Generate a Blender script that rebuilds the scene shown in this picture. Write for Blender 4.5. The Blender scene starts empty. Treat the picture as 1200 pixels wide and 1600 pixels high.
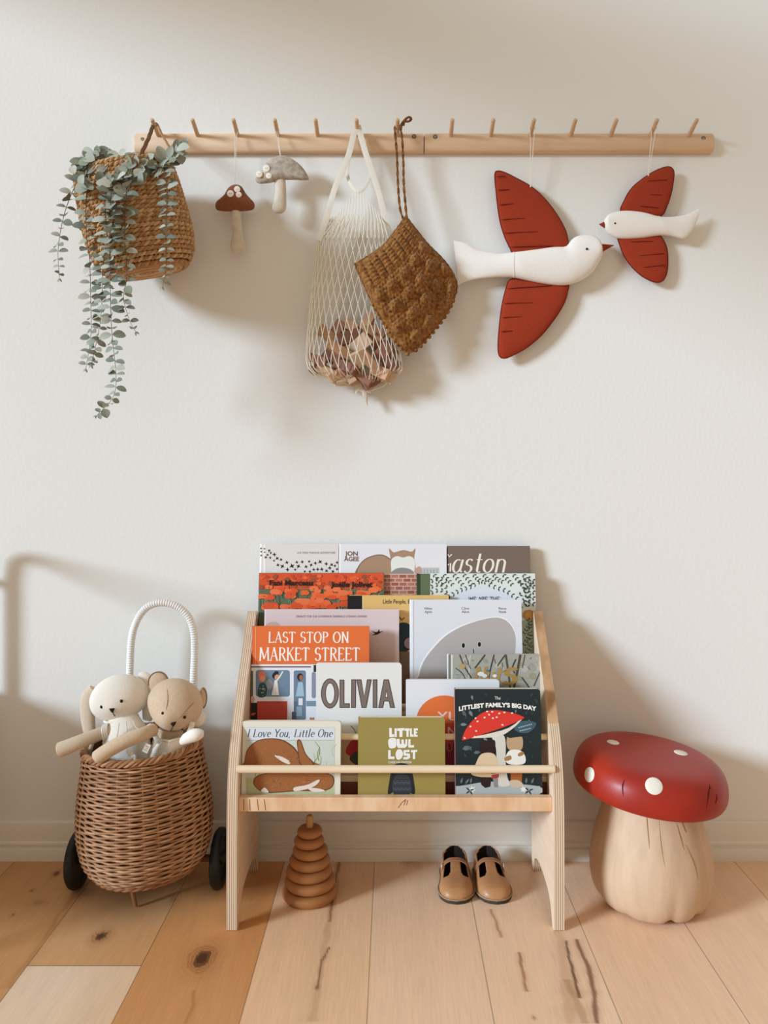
import bpy, math, random
from math import sin, cos, pi, radians, sqrt, atan2, exp
from mathutils import Vector, Matrix, Euler, Quaternion, noise
from mathutils.geometry import tessellate_polygon
SC = bpy.context.scene
COL = SC.collection
R = random.Random(7)
# ------------------------------------------------------------------ camera
FPX, CX, CY, CAMD, CAMZ = 1202.0, 614.0, 740.0, 1.85, 0.925
cam = bpy.data.cameras.new('camera')
cam.sensor_fit = 'HORIZONTAL'; cam.sensor_width = 36.0
cam.lens = 36.0 * FPX / 1200.0
cam.shift_x = (600 - CX) / 1200.0
cam.shift_y = -(800 - CY) / 1200.0
cam_o = bpy.data.objects.new('camera', cam)
cam_o.location = (0, -CAMD, CAMZ); cam_o.rotation_euler = (pi / 2, 0, 0)
COL.objects.link(cam_o); SC.camera = cam_o
# ------------------------------------------------------------------ light
w = bpy.data.worlds.new('room_light'); SC.world = w; w.use_nodes = True
w.node_tree.nodes['Background'].inputs[0].default_value = (1.0, 0.87, 0.70, 1)
w.node_tree.nodes['Background'].inputs[1].default_value = 0.54
sun = bpy.data.lights.new('window_daylight', 'SUN')
sun.energy = 3.8; sun.color = (0.66, 0.83, 1.0); sun.angle = radians(13)
sun_o = bpy.data.objects.new('window_daylight', sun)
sd = Vector((sin(radians(60)), cos(radians(60)), -0.29)).normalized()
sun_o.rotation_euler = sd.to_track_quat('-Z', 'Y').to_euler()
sun_o.location = (-2.5, -1.5, 1.8)
COL.objects.link(sun_o)
SC.view_settings.view_transform = 'Standard'
SC.view_settings.look = 'None'
SC.view_settings.exposure = 0.07
SC.view_settings.gamma = 1.0
SC.view_settings.use_curve_mapping = False
# ------------------------------------------------------------------ helpers
def lin(c):
    c = c / 255.0
    return c / 12.92 if c <= 0.04045 else ((c + 0.055) / 1.055) ** 2.4
def rgb(h):
    if isinstance(h, str):
        h = h.lstrip('#'); h = tuple(int(h[i:i + 2], 16) for i in (0, 2, 4))
    return tuple(lin(v) for v in h)
def S(d): return FPX / (CAMD - d)
def P(x, y, d):
    z = CAMD - d
    return Vector(((x - CX) * z / FPX, -d, CAMZ - (y - CY) * z / FPX))
MATS = {}
def mat(name, col, rough=0.6, spec=0.3, noise_amt=0.0, noise_scale=40.0, bump=0.0, bump_scale=200.0, stretch=(1, 1, 1), col2=None, sheen=0.0, coat=0.0):
    if name in MATS: return MATS[name]
    m = bpy.data.materials.new(name); m.use_nodes = True
    nt = m.node_tree; b = nt.nodes['Principled BSDF']
    b.inputs['Base Color'].default_value = (*rgb(col), 1)
    b.inputs['Roughness'].default_value = rough
    b.inputs['Specular IOR Level'].default_value = spec
    if sheen: b.inputs['Sheen Weight'].default_value = sheen
    if coat: b.inputs['Coat Weight'].default_value = coat; b.inputs['Coat Roughness'].default_value = 0.25
    if noise_amt or bump:
        tc = nt.nodes.new('ShaderNodeTexCoord'); mp = nt.nodes.new('ShaderNodeMapping')
        mp.inputs['Scale'].default_value = stretch
        nt.links.new(tc.outputs['Object'], mp.inputs[0])
    if noise_amt:
        n = nt.nodes.new('ShaderNodeTexNoise'); n.inputs['Scale'].default_value = noise_scale
        n.inputs['Detail'].default_value = 6
        nt.links.new(mp.outputs[0], n.inputs['Vector'])
        cr = nt.nodes.new('ShaderNodeValToRGB')
        c = rgb(col)
        c2 = rgb(col2) if col2 else tuple(v * (1 - noise_amt) for v in c)
        cr.color_ramp.elements[0].position = 0.3; cr.color_ramp.elements[1].position = 0.7
        cr.color_ramp.elements[0].color = (*c2, 1); cr.color_ramp.elements[1].color = (*c, 1)
        nt.links.new(n.outputs[0], cr.inputs[0]); nt.links.new(cr.outputs[0], b.inputs['Base Color'])
    if bump:
        n2 = nt.nodes.new('ShaderNodeTexNoise'); n2.inputs['Scale'].default_value = bump_scale
        n2.inputs['Detail'].default_value = 4
        nt.links.new(mp.outputs[0], n2.inputs['Vector'])
        bp = nt.nodes.new('ShaderNodeBump'); bp.inputs['Strength'].default_value = bump; bp.inputs['Distance'].default_value = 0.002
        nt.links.new(n2.outputs[0], bp.inputs['Height']); nt.links.new(bp.outputs[0], b.inputs['Normal'])
    MATS[name] = m
    return m
def paint(h, rough=0.5):
    return mat('print_' + str(h).strip('#'), h, rough, 0.25)
class MB:
    def __init__(s): s.v = []; s.f = []; s.m = []; s.mats = []
    def slot(s, m):
        if m not in s.mats: s.mats.append(m)
        return s.mats.index(m)
    def add(s, vs, fs, m):
        k = s.slot(m); n = len(s.v)
        s.v += [Vector(v) for v in vs]
        for f in fs: s.f.append([i + n for i in f]); s.m.append(k)
    def loft(s, rings, m, caps=True, closed=False):
        n = len(rings[0]); vs = [p for r in rings for p in r]; fs = []
        L = len(rings)
        for i in range(L if closed else L - 1):
            a, b = i * n, ((i + 1) % L) * n
            for j in range(n): fs.append((a + j, a + (j + 1) % n, b + (j + 1) % n, b + j))
        if caps and not closed:
            fs.append(tuple(range(n))[::-1]); fs.append(tuple((L - 1) * n + j for j in range(n)))
        s.add(vs, fs, m)
    def sheet(s, grid, m):
        n = len(grid[0]); vs = [p for r in grid for p in r]
        s.add(vs, [(i * n + j, i * n + j + 1, (i + 1) * n + j + 1, (i + 1) * n + j) for i in range(len(grid) - 1) for j in range(n - 1)], m)
    def tube(s, pts, r, m, n=8, closed=False, flat=1.0, up=None):
        pts = [Vector(p) for p in pts]; L = len(pts)
        rr = r if isinstance(r, (list, tuple)) else [r] * L
        tan = []
        for i in range(L):
            a = pts[(i - 1) % L] if (closed or i > 0) else pts[0]
            b = pts[(i + 1) % L] if (closed or i < L - 1) else pts[-1]
            t = b - a
            tan.append(t.normalized() if t.length > 1e-9 else Vector((0, 0, 1)))
        u = up or (Vector((0, 1, 0)) if abs(tan[0].y) < 0.8 else Vector((1, 0, 0)))
        u = (Vector(u) - tan[0] * tan[0].dot(Vector(u))).normalized()
        rings = []
        for i in range(L):
            u = u - tan[i] * tan[i].dot(u)
            u = u.normalized() if u.length > 1e-6 else Vector((1, 0, 0))
            w_ = tan[i].cross(u)
            rings.append([pts[i] + (u * cos(2 * pi * k / n) * flat + w_ * sin(2 * pi * k / n)) * rr[i] for k in range(n)])
        s.loft(rings, m, True, closed)
    def box(s, lo, hi, m, bev=0.0, M=None):
        x0, y0, z0 = lo; x1, y1, z1 = hi
        if bev <= 0:
            vs = [(x0, y0, z0), (x1, y0, z0), (x1, y1, z0), (x0, y1, z0), (x0, y0, z1), (x1, y0, z1), (x1, y1, z1), (x0, y1, z1)]
            fs = [(0, 3, 2, 1), (4, 5, 6, 7), (0, 1, 5, 4), (1, 2, 6, 5), (2, 3, 7, 6), (3, 0, 4, 7)]
        else:
            import bmesh
            bm = bmesh.new(); bmesh.ops.create_cube(bm, size=1)
            for v in bm.verts: v.co = Vector(((x0 + x1) / 2 + v.co.x * (x1 - x0), (y0 + y1) / 2 + v.co.y * (y1 - y0), (z0 + z1) / 2 + v.co.z * (z1 - z0)))
            bmesh.ops.bevel(bm, geom=bm.edges[:], offset=bev, segments=2, affect='EDGES', profile=0.5)
            bm.verts.index_update()
            vs = [v.co.copy() for v in bm.verts]; fs = [[v.index for v in f.verts] for f in bm.faces]; bm.free()
        if M is not None: vs = [M @ Vector(v) for v in vs]
        s.add(vs, fs, m)
    def ball(s, c, r, m, n=16, M=None, fn=None):
        c = Vector(c); r = Vector(r) if hasattr(r, '__len__') else Vector((r, r, r))
        k = n // 2 + 1; rings = []
        for i in range(k):
            a = pi * (i + 0.02 * (i == 0) - 0.02 * (i == k - 1)) / (k - 1)
            ring = []
            for j in range(n):
                q = Vector((sin(a) * cos(2 * pi * j / n), sin(a) * sin(2 * pi * j / n), cos(a)))
                if fn: q = fn(q)
                q = Vector((q.x * r.x, q.y * r.y, q.z * r.z))
                if M is not None: q = M @ q
                ring.append(c + q)
            rings.append(ring)
        s.loft(rings, m)
    def lathe(s, prof, c, m, n=48, fn=None, M=None, caps=True):
        c = Vector(c); rings = []
        for (r, z) in prof:
            ring = []
            for j in range(n):
                th = 2 * pi * j / n
                q = Vector((r * cos(th), r * sin(th), z))
                if fn: q = fn(q, th, r, z)
                if M is not None: q = M @ q
                ring.append(c + q)
            rings.append(ring)
        s.loft(rings, m, caps)
    def prism(s, poly, off, m, m_side=None):
        """poly: list of Vectors (planar); off: extrusion Vector"""
        n = len(poly); tri = tessellate_polygon([poly])
        vs = list(poly) + [p + off for p in poly]
        s.add(vs, [tuple(t) for t in tri] + [tuple(i + n for i in t) for t in tri], m)
        s.add(vs, [(i, (i + 1) % n, (i + 1) % n + n, i + n) for i in range(n)], m_side or m)
    def build(s, name, parent=None, smooth=True, angle=40):
        import bmesh
        base = Vector((0, 0, 0)); p = parent
        while p is not None: base += p.location; p = p.parent
        me = bpy.data.meshes.new(name)
        me.from_pydata([v - base for v in s.v], [], s.f)
        for m in s.mats: me.materials.append(m)
        me.polygons.foreach_set('material_index', s.m)
        bm = bmesh.new(); bm.from_mesh(me)
        bmesh.ops.recalc_face_normals(bm, faces=bm.faces[:])
        bm.to_mesh(me); bm.free()
        if smooth:
            me.shade_smooth() if hasattr(me, 'shade_smooth') else None
            me.set_sharp_from_angle(angle=radians(angle))
        o = bpy.data.objects.new(name, me); COL.objects.link(o)
        if parent is not None: o.parent = parent
        return o
def tag(o, label=None, cat=None, group=None, kind=None):
    if label: o['label'] = label
    if cat: o['category'] = cat
    if group: o['group'] = group
    if kind: o['kind'] = kind
    return o
def thing(name, loc, label, cat, group=None):
    o = bpy.data.objects.new(name, None); COL.objects.link(o); o.location = Vector(loc); o.empty_display_size = 0.05
    return tag(o, label, cat, group)
def spline(pts, n=8, closed=False):
    """Catmull-Rom through points (2D or 3D)"""
    pts = [Vector(p) for p in pts]; L = len(pts); out = []
    rng = range(L if closed else L - 1)
    for i in rng:
        g = lambda k: pts[k % L] if closed else pts[max(0, min(L - 1, k))]
        p0, p1, p2, p3 = g(i - 1), g(i), g(i + 1), g(i + 2)
        for k in range(n):
            t = k / n
            out.append(0.5 * ((2 * p1) + (p2 - p0) * t + (2 * p0 - 5 * p1 + 4 * p2 - p3) * t * t + (3 * p1 - p0 - 3 * p2 + p3) * t ** 3))
    if not closed: out.append(pts[-1])
    return out
def resample(pts, n, closed=False):
    pts = [Vector(p) for p in pts]
    if closed: pts = pts + [pts[0]]
    L = [0]
    for a, b in zip(pts, pts[1:]): L.append(L[-1] + (b - a).length)
    out = []; m = n if closed else n - 1; k = 0
    for i in range(n):
        t = L[-1] * i / m
        while k < len(L) - 2 and L[k + 1] < t: k += 1
        q = (t - L[k]) / max(1e-9, L[k + 1] - L[k])
        out.append(pts[k].lerp(pts[k + 1], min(1, q)))
    return out
def puff(mb, outline, d, thick, m, n=72, rings=14, center=None, power=2.2, smooth_pts=6, dfun=None):
    """cushion shape from a star-shaped pixel outline measured at distance d from the wall"""
    o = resample(spline(outline, smooth_pts, True), n, True)
    c = Vector(center) if center else sum(o, Vector((0, 0))) / n
    allr = []
    for side in (1, -1):
        for i in range(rings + 1):
            t = i / rings if side == 1 else 1 - i / rings
            if side == -1 and i == 0: continue
            if side == 1 and t == 0: t = 0.004
            if side == -1 and t == 0: t = 0.004
            h = thick * (1 - t ** power) ** 0.5
            ring = []
            for p in o:
                q = c.lerp(p, t)
                v = P(q.x, q.y, d + (dfun(q) if dfun else 0)); v.y -= side * h
                ring.append(v)
            allr.append(ring)
    mb.loft(allr, m)
def sweep(mb, up, lo, d, thick, m, n=40, k=20):
    """closed soft body between an upper and a lower pixel edge"""
    U = resample(spline([Vector(p) for p in up], 8), n); L = resample(spline([Vector(p) for p in lo], 8), n)
    rings = []
    for i in range(n):
        a, b = P(U[i].x, U[i].y, d), P(L[i].x, L[i].y, d)
        c, h = (a + b) / 2, (a - b) / 2
        t = thick(i / (n - 1), h.length)
        rings.append([c + h * cos(2 * pi * j / k) + Vector((0, -t * sin(2 * pi * j / k), 0)) for j in range(k)])
    mb.loft(rings, m)
# ------------------------------------------------------------------ materials
M_wall = mat('wall_paint', 'E5E2DC', 0.9, 0.15, bump=0.25, bump_scale=90)
M_trim = mat('trim_paint', 'E4DDD0', 0.5, 0.3)
M_birch = mat('birch_face', 'E9CDB0', 0.55, 0.3, 0.10, 6, 0.05, 60, (1, 1, 12))
M_dowel = mat('birch_dowel', 'EBD3B2', 0.5, 0.3, 0.08, 8, 0, 60, (1, 12, 12))
M_rail = mat('beech_rail', 'E0BE9C', 0.5, 0.3, 0.12, 7, 0.05, 60, (1, 14, 14))
M_peg = mat('beech_peg', 'D2AE8A', 0.5, 0.3, 0.10, 60)
M_ledge = mat('birch_ledge', 'E8C6A2', 0.5, 0.3, 0.2, 5, 0.05, 60, (7, 1, 2.0), col2='D6A67A')
M_riser = mat('riser_wood_shaded', '7A4030', 0.6, 0.3, 0.2, 20)  # dark reddish tone: shade behind the front row put into the wood colour
M_string = mat('cotton_string', 'E9E0D0', 0.9, 0.1)
M_black = mat('black_plastic', '17191A', 0.45, 0.4)
M_thread = mat('dark_thread', '1B1613', 0.6, 0.2)
def ply_edge():
    m = bpy.data.materials.new('plywood_edge'); m.use_nodes = True; nt = m.node_tree; b = nt.nodes['Principled BSDF']
    b.inputs['Roughness'].default_value = 0.6
    tc = nt.nodes.new('ShaderNodeTexCoord'); sx = nt.nodes.new('ShaderNodeSeparateXYZ')
    nt.links.new(tc.outputs['Object'], sx.inputs[0])
    mu = nt.nodes.new('ShaderNodeMath'); mu.operation = 'MULTIPLY'; mu.inputs[1].default_value = 1 / 0.0044
    nt.links.new(sx.outputs[0], mu.inputs[0])
    fr = nt.nodes.new('ShaderNodeMath'); fr.operation = 'FRACT'; nt.links.new(mu.outputs[0], fr.inputs[0])
    cr = nt.nodes.new('ShaderNodeValToRGB'); cr.color_ramp.interpolation = 'CONSTANT'
    e = cr.color_ramp.elements
    e[0].position = 0; e[0].color = (*rgb('E0C7AB'), 1)
    e[1].position = 0.6; e[1].color = (*rgb('8F6C50'), 1)
    x = e.new(0.85); x.color = (*rgb('CDB192'), 1)
    nt.links.new(fr.outputs[0], cr.inputs[0]); nt.links.new(cr.outputs[0], b.inputs['Base Color'])
    return m
M_ply = ply_edge()
M_bark = mat('heartwood_edge', 'C9A078', 0.55, 0.3, 0.4, 9, 0, 60, (3, 1.2, 1.2), col2='8A6240')
# ------------------------------------------------------------------ setting
WX = 3.2
mb = MB(); mb.box((-WX, 0, -0.05), (WX, 0.12, 2.9), M_wall)
WLX, WTOP, WBOT, WY0, WY1 = -1.95, 2.54, 0.14, -0.22, -2.75   # unseen left-wall window lets daylight in, its opening sized to dim the wall's top
tag(mb.build('wall_back'), kind='structure')
mb = MB()
mb.box((WLX - .1, -3.4, -.05), (WLX, WY1, 2.9), M_wall); mb.box((WLX - .1, WY0, -.05), (WLX, 0, 2.9), M_wall)
mb.box((WLX - .1, WY1, WTOP), (WLX, WY0, 2.9), M_wall); mb.box((WLX - .1, WY1, -.05), (WLX, WY0, WBOT), M_wall)
tag(mb.build('wall_left', smooth=False), kind='structure')
mb = MB()
for lo, hi in (((WLX - .09, WY1 - .03, WBOT - .03), (WLX + .015, WY1 + .04, WTOP + .03)), ((WLX - .09, WY0 - .04, WBOT - .03), (WLX + .015, WY0 + .03, WTOP + .03)), ((WLX - .09, WY1, WTOP - .04), (WLX + .015, WY0, WTOP + .03)), ((WLX - .09, WY1, WBOT - .03), (WLX + .015, WY0, WBOT + .04))): mb.box(lo, hi, M_trim)
tag(mb.build('window_1', smooth=False), kind='structure')
bprof = [(0.0, 0.0), (0.016, 0.0), (0.016, 0.024), (0.0145, 0.028), (0.0105, 0.030), (0.0095, 0.034), (0.013, 0.037), (0.0125, 0.042), (0.009, 0.046), (0.008, 0.082), (0.0065, 0.088), (0.003, 0.091), (0, 0.091)]
mb = MB(); mb.loft([[Vector((x, -a, z)) for a, z in bprof] for x in (-WX, WX)], M_trim)
tag(mb.build('baseboard_back', angle=25), kind='structure')
# floor: wide knotty planks running towards the wall
PW, POFF = 0.2145, -0.044
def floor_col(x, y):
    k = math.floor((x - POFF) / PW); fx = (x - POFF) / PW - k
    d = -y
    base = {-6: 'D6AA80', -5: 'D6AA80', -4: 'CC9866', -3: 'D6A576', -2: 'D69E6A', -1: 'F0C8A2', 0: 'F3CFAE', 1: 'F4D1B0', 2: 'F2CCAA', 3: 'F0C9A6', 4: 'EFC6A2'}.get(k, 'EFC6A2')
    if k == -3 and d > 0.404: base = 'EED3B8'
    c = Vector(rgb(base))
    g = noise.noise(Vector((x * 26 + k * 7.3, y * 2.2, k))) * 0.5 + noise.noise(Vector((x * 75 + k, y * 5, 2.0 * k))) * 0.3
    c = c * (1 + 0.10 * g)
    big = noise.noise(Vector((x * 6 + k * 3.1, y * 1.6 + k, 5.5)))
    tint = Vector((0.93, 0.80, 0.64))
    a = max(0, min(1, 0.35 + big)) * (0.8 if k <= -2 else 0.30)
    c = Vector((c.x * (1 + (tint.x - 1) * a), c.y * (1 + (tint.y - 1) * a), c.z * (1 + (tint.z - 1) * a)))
    dark = Vector(rgb('4A2A18')); mid = Vector(rgb('9A6238'))
    # knots: (px, py, rx, ry, strength)
    for (kx, ky, rx, ry, st) in KNOTS:
        e = sqrt(((x - kx) / rx) ** 2 + ((y - ky) / ry) ** 2) + 0.25 * noise.noise(Vector((x * 60, y * 40, kx)))
        if e < 2.6:
            if e < 0.75: c = c.lerp(dark, st * (0.95 if e < 0.45 else 0.8))
            elif e < 1.25: c = c.lerp(mid, st * 0.75 * (0.7 + 0.3 * sin(e * 22)))
            else: c = c.lerp(mid, st * 0.35 * (2.6 - e) / 1.35 * (0.75 + 0.25 * sin(e * 16)))
    for pts, wd, st, colr in STREAKS:
        for (a0, b0), (a1, b1) in zip(pts, pts[1:]):
            if min(b0, b1) <= y <= max(b0, b1):
                t = (y - b0) / (b1 - b0)
                xc = a0 + (a1 - a0) * t + 0.004 * noise.noise(Vector((y * 30, a0 * 9, 0)))
                wv = wd * (0.6 + 0.7 * abs(noise.noise(Vector((y * 22, a0 * 50, 3)))))
                q = abs(x - xc) / wv
                if q < 1: c = c.lerp(Vector(rgb(colr)), st * (1 - q ** 3))
                elif q < 3.2: c = c.lerp(mid, st * 0.22 * (3.2 - q) / 2.2)
    # seams
    sx = min(fx, 1 - fx) * PW
    if sx < 0.0009: c = c * 0.5
    if k == -3 and abs(d - 0.404) < 0.0012: c = c * 0.45
    return c
def FP(x, y):
    z = CAMZ * FPX / (y - CY)
    return ((x - CX) * z / FPX, -(CAMD - z))
KNOTS = []
for (x, y, rx, ry, st) in [(315, 1498, .021, .032, 1.0), (158, 1463, .013, .018, .95), (88, 1365, .007, .012, .9), (20, 1430, .004, .006, .8), (50, 1392, .005, .006, .6), (270, 1405, .010, .02, .35),
                           (519, 1392, .004, .004, .9), (496, 1543, .004, .005, .9), (834, 1590, .003, .004, .7), (130, 1395, .02, .02, .3), (640, 1345, .02, .02, .45), (60, 1410, .02, .012, .35)]:
    a, b = FP(x, y); KNOTS.append((a, b, rx, ry, st))
STREAKS = []
for pts, wd, st, cl in [([(530, 1347), (522, 1390), (514, 1440)], .0035, .85, '6B4630'), ([(517, 1480), (502, 1500), (496, 1545)], .003, .9, '5A3826'),
                        ([(528, 1350), (512, 1450), (488, 1598)], .012, .35, 'A87A50'),
                        ([(766, 1420), (775, 1440), (784, 1466)], .0045, .7, 'A86A3C'), ([(811, 1488), (818, 1520), (823, 1550)], .005, .8, '9A6034'),
                        ([(884, 1470), (893, 1510), (905, 1560)], .005, .9, '5E3A24'), ([(899, 1468), (915, 1500), (928, 1550), (934, 1600)], .008, .85, '7A4E30'),
                        ([(885, 1530), (905, 1575), (915, 1600)], .012, .5, 'A47446'), ([(868, 1420), (880, 1500), (890, 1599)], .016, .35, 'B58458'),
                        ([(113, 1400), (60, 1480), (10, 1545)], .008, .4, 'A5703F'), ([(305, 1548), (300, 1575), (290, 1600)], .004, .4, '9A6038')]:
    STREAKS.append(([FP(*p) for p in pts], wd, st, cl))
def make_floor():
    xs = [-WX, -2.2, -1.6]
    x = -1.25
    while x < 1.25: xs.append(x); x += 0.0028
    xs += [1.6, 2.2, WX]
    for k in range(-14, 16):
        e = POFF + k * PW
        xs = [q for q in xs if abs(q - e) > 0.0018] + [e - 0.0013, e - 0.0006, e + 0.0006, e + 0.0013]
    xs.sort()
    ys = [0.02, 0.0]; y = -0.004
    while y > -0.66: ys.append(y); y -= 0.0042
    ys += [-0.8, -1.1, -1.6, -2.4]
    ys = [q for q in ys if abs(q + 0.404) > 0.0018] + [-0.4058, -0.4046, -0.4034, -0.4022]
    ys.sort(reverse=True)
    nx, ny = len(xs), len(ys)
    vs = [(x, y, 0) for y in ys for x in xs]
    fs = [(j * nx + i, (j + 1) * nx + i, (j + 1) * nx + i + 1, j * nx + i + 1) for j in range(ny - 1) for i in range(nx - 1)]
    me = bpy.data.meshes.new('floor'); me.from_pydata(vs, [], fs)
    at = me.color_attributes.new('plank', 'FLOAT_COLOR', 'POINT')
    buf = []
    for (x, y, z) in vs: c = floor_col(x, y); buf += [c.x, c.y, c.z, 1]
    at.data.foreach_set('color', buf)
    m = bpy.data.materials.new('knotty_maple'); m.use_nodes = True; nt = m.node_tree; b = nt.nodes['Principled BSDF']
    a = nt.nodes.new('ShaderNodeAttribute'); a.attribute_name = 'plank'
    tc = nt.nodes.new('ShaderNodeTexCoord'); mp = nt.nodes.new('ShaderNodeMapping'); mp.inputs['Scale'].default_value = (140, 7, 1)
    n = nt.nodes.new('ShaderNodeTexNoise'); n.inputs['Scale'].default_value = 2; n.inputs['Detail'].default_value = 5
    nt.links.new(tc.outputs['Object'], mp.inputs[0]); nt.links.new(mp.outputs[0], n.inputs['Vector'])
    mr = nt.nodes.new('ShaderNodeMapRange'); mr.inputs['From Min'].default_value = 0.3; mr.inputs['From Max'].default_value = 0.7
    mr.inputs['To Min'].default_value = 0.94; mr.inputs['To Max'].default_value = 1.05
    nt.links.new(n.outputs[0], mr.inputs[0])
    mx = nt.nodes.new('ShaderNodeVectorMath'); mx.operation = 'SCALE'
    nt.links.new(a.outputs['Color'], mx.inputs[0]); nt.links.new(mr.outputs[0], mx.inputs['Scale'])
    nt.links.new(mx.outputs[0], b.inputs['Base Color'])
    b.inputs['Roughness'].default_value = 0.5; b.inputs['Specular IOR Level'].default_value = 0.25
    me.materials.append(m)
    o = bpy.data.objects.new('floor', me); COL.objects.link(o); tag(o, kind='structure')
make_floor()
# ------------------------------------------------------------------ bookshelf
XL0, XL1, XR0, XR1 = -0.3365, -0.3155, 0.3255, 0.3465
fr = spline([(0.296, 0.10), (0.2945, 0.20), (0.288, 0.285), (0.270, 0.350), (0.240, 0.402), (0.195, 0.461), (0.135, 0.530), (0.073, 0.601)], 6)
top = spline([(0.073, 0.601), (0.066, 0.606), (0.058, 0.603), (0.054, 0.594)], 4)
arch = spline([(0.066, 0.012), (0.082, 0.040), (0.13, 0.058), (0.19, 0.058), (0.238, 0.050), (0.264, 0.030), (0.276, 0.006)], 6)
prof = [Vector(p) for p in [(0.296, 0.003), (0.296, 0.05)]] + fr + top[1:] + [Vector((0.046, 0.40)), Vector((0.046, 0.003)), Vector((0.049, 0)), Vector((0.060, 0))] + arch + [Vector((0.280, 0)), Vector((0.293, 0))]
shelf = thing('book_display_shelf', ((XL0 + XR1) / 2, -0.17, 0), 'pale plywood front-facing book display shelf with curved sides and round rails', 'bookshelf')
for x0, x1, bark in ((XL0, XL1, False), (XR0, XR1, True)):
    mb = MB()
    ring = [Vector((x0, -a, z)) for a, z in prof]
    tri = tessellate_polygon([ring]); n = len(ring)
    vs = ring + [Vector((x1, v.y, v.z)) for v in ring]
    mb.add(vs, [tuple(t) for t in tri] + [tuple(i + n for i in t) for t in tri], M_birch)
    for i in range(n):
        j = (i + 1) % n; zz = (ring[i].z + ring[j].z) / 2
        mk = M_bark if (bark and 0.405 < zz and ring[i].y < -0.06) else M_ply
        mb.add([ring[i], ring[j], vs[j + n], vs[i + n]], [(0, 1, 2, 3)], mk)
    o = mb.build('side_panel', shelf, smooth=False)
    if bark: o['label'] = 'side panel with brown streaks on its upper edge'
mb = MB(); mb.box((XL1, -0.279, 0.2345), (XR0, -0.262, 0.2630), M_ledge, 0.0015); mb.build('front_ledge', shelf, smooth=False)
TIERS = [(0.224, 0.262, 0.240), (0.172, 0.2245, 0.285), (0.122, 0.172, 0.335), (0.08, 0.122, 0.385), (0.05, 0.08, 0.435)]
for i, (da, db_, z) in enumerate(TIERS):
    mb = MB(); mb.box((XL1, -db_ + (0.001 if i else 0), z - 0.012), (XR0, -da, z), M_birch, 0.001)
    mb.build('tier_board', shelf, smooth=False)
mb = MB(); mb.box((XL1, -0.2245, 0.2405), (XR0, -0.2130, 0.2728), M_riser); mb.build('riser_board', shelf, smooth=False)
mb = MB(); mb.box((XL1, -0.058, 0.31), (XR0, -0.047, 0.42), M_birch); mb.build('back_board', shelf, smooth=False)
for dd, zz in ((0.2795, 0.3217), (0.222, 0.3680), (0.130, 0.404)):
    mb = MB(); mb.tube([(XL1 - 0.004, -dd, zz), (XR0 + 0.004, -dd, zz)], 0.0078 if dd > .27 else 0.0065, M_dowel, 20); mb.build('dowel_rail', shelf)
# dark knot on the ledge
mb = MB()
for pts in ([(622, 1262), (628, 1254), (634, 1249)], [(634, 1249), (631, 1258)], [(637, 1250), (635, 1258)], [(381, 1249), (381, 1266)], [(390, 1249), (391, 1266)], [(402, 1249), (404, 1266)], [(413, 1249), (415, 1266)]):
    mb = MB(); mb.tube([P(x, y, 0.2786) for x, y in pts], 0.0009, mat('knot_dark', '7E4A2A', 0.6), 6); mb.build('wood_knot', shelf)
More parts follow.
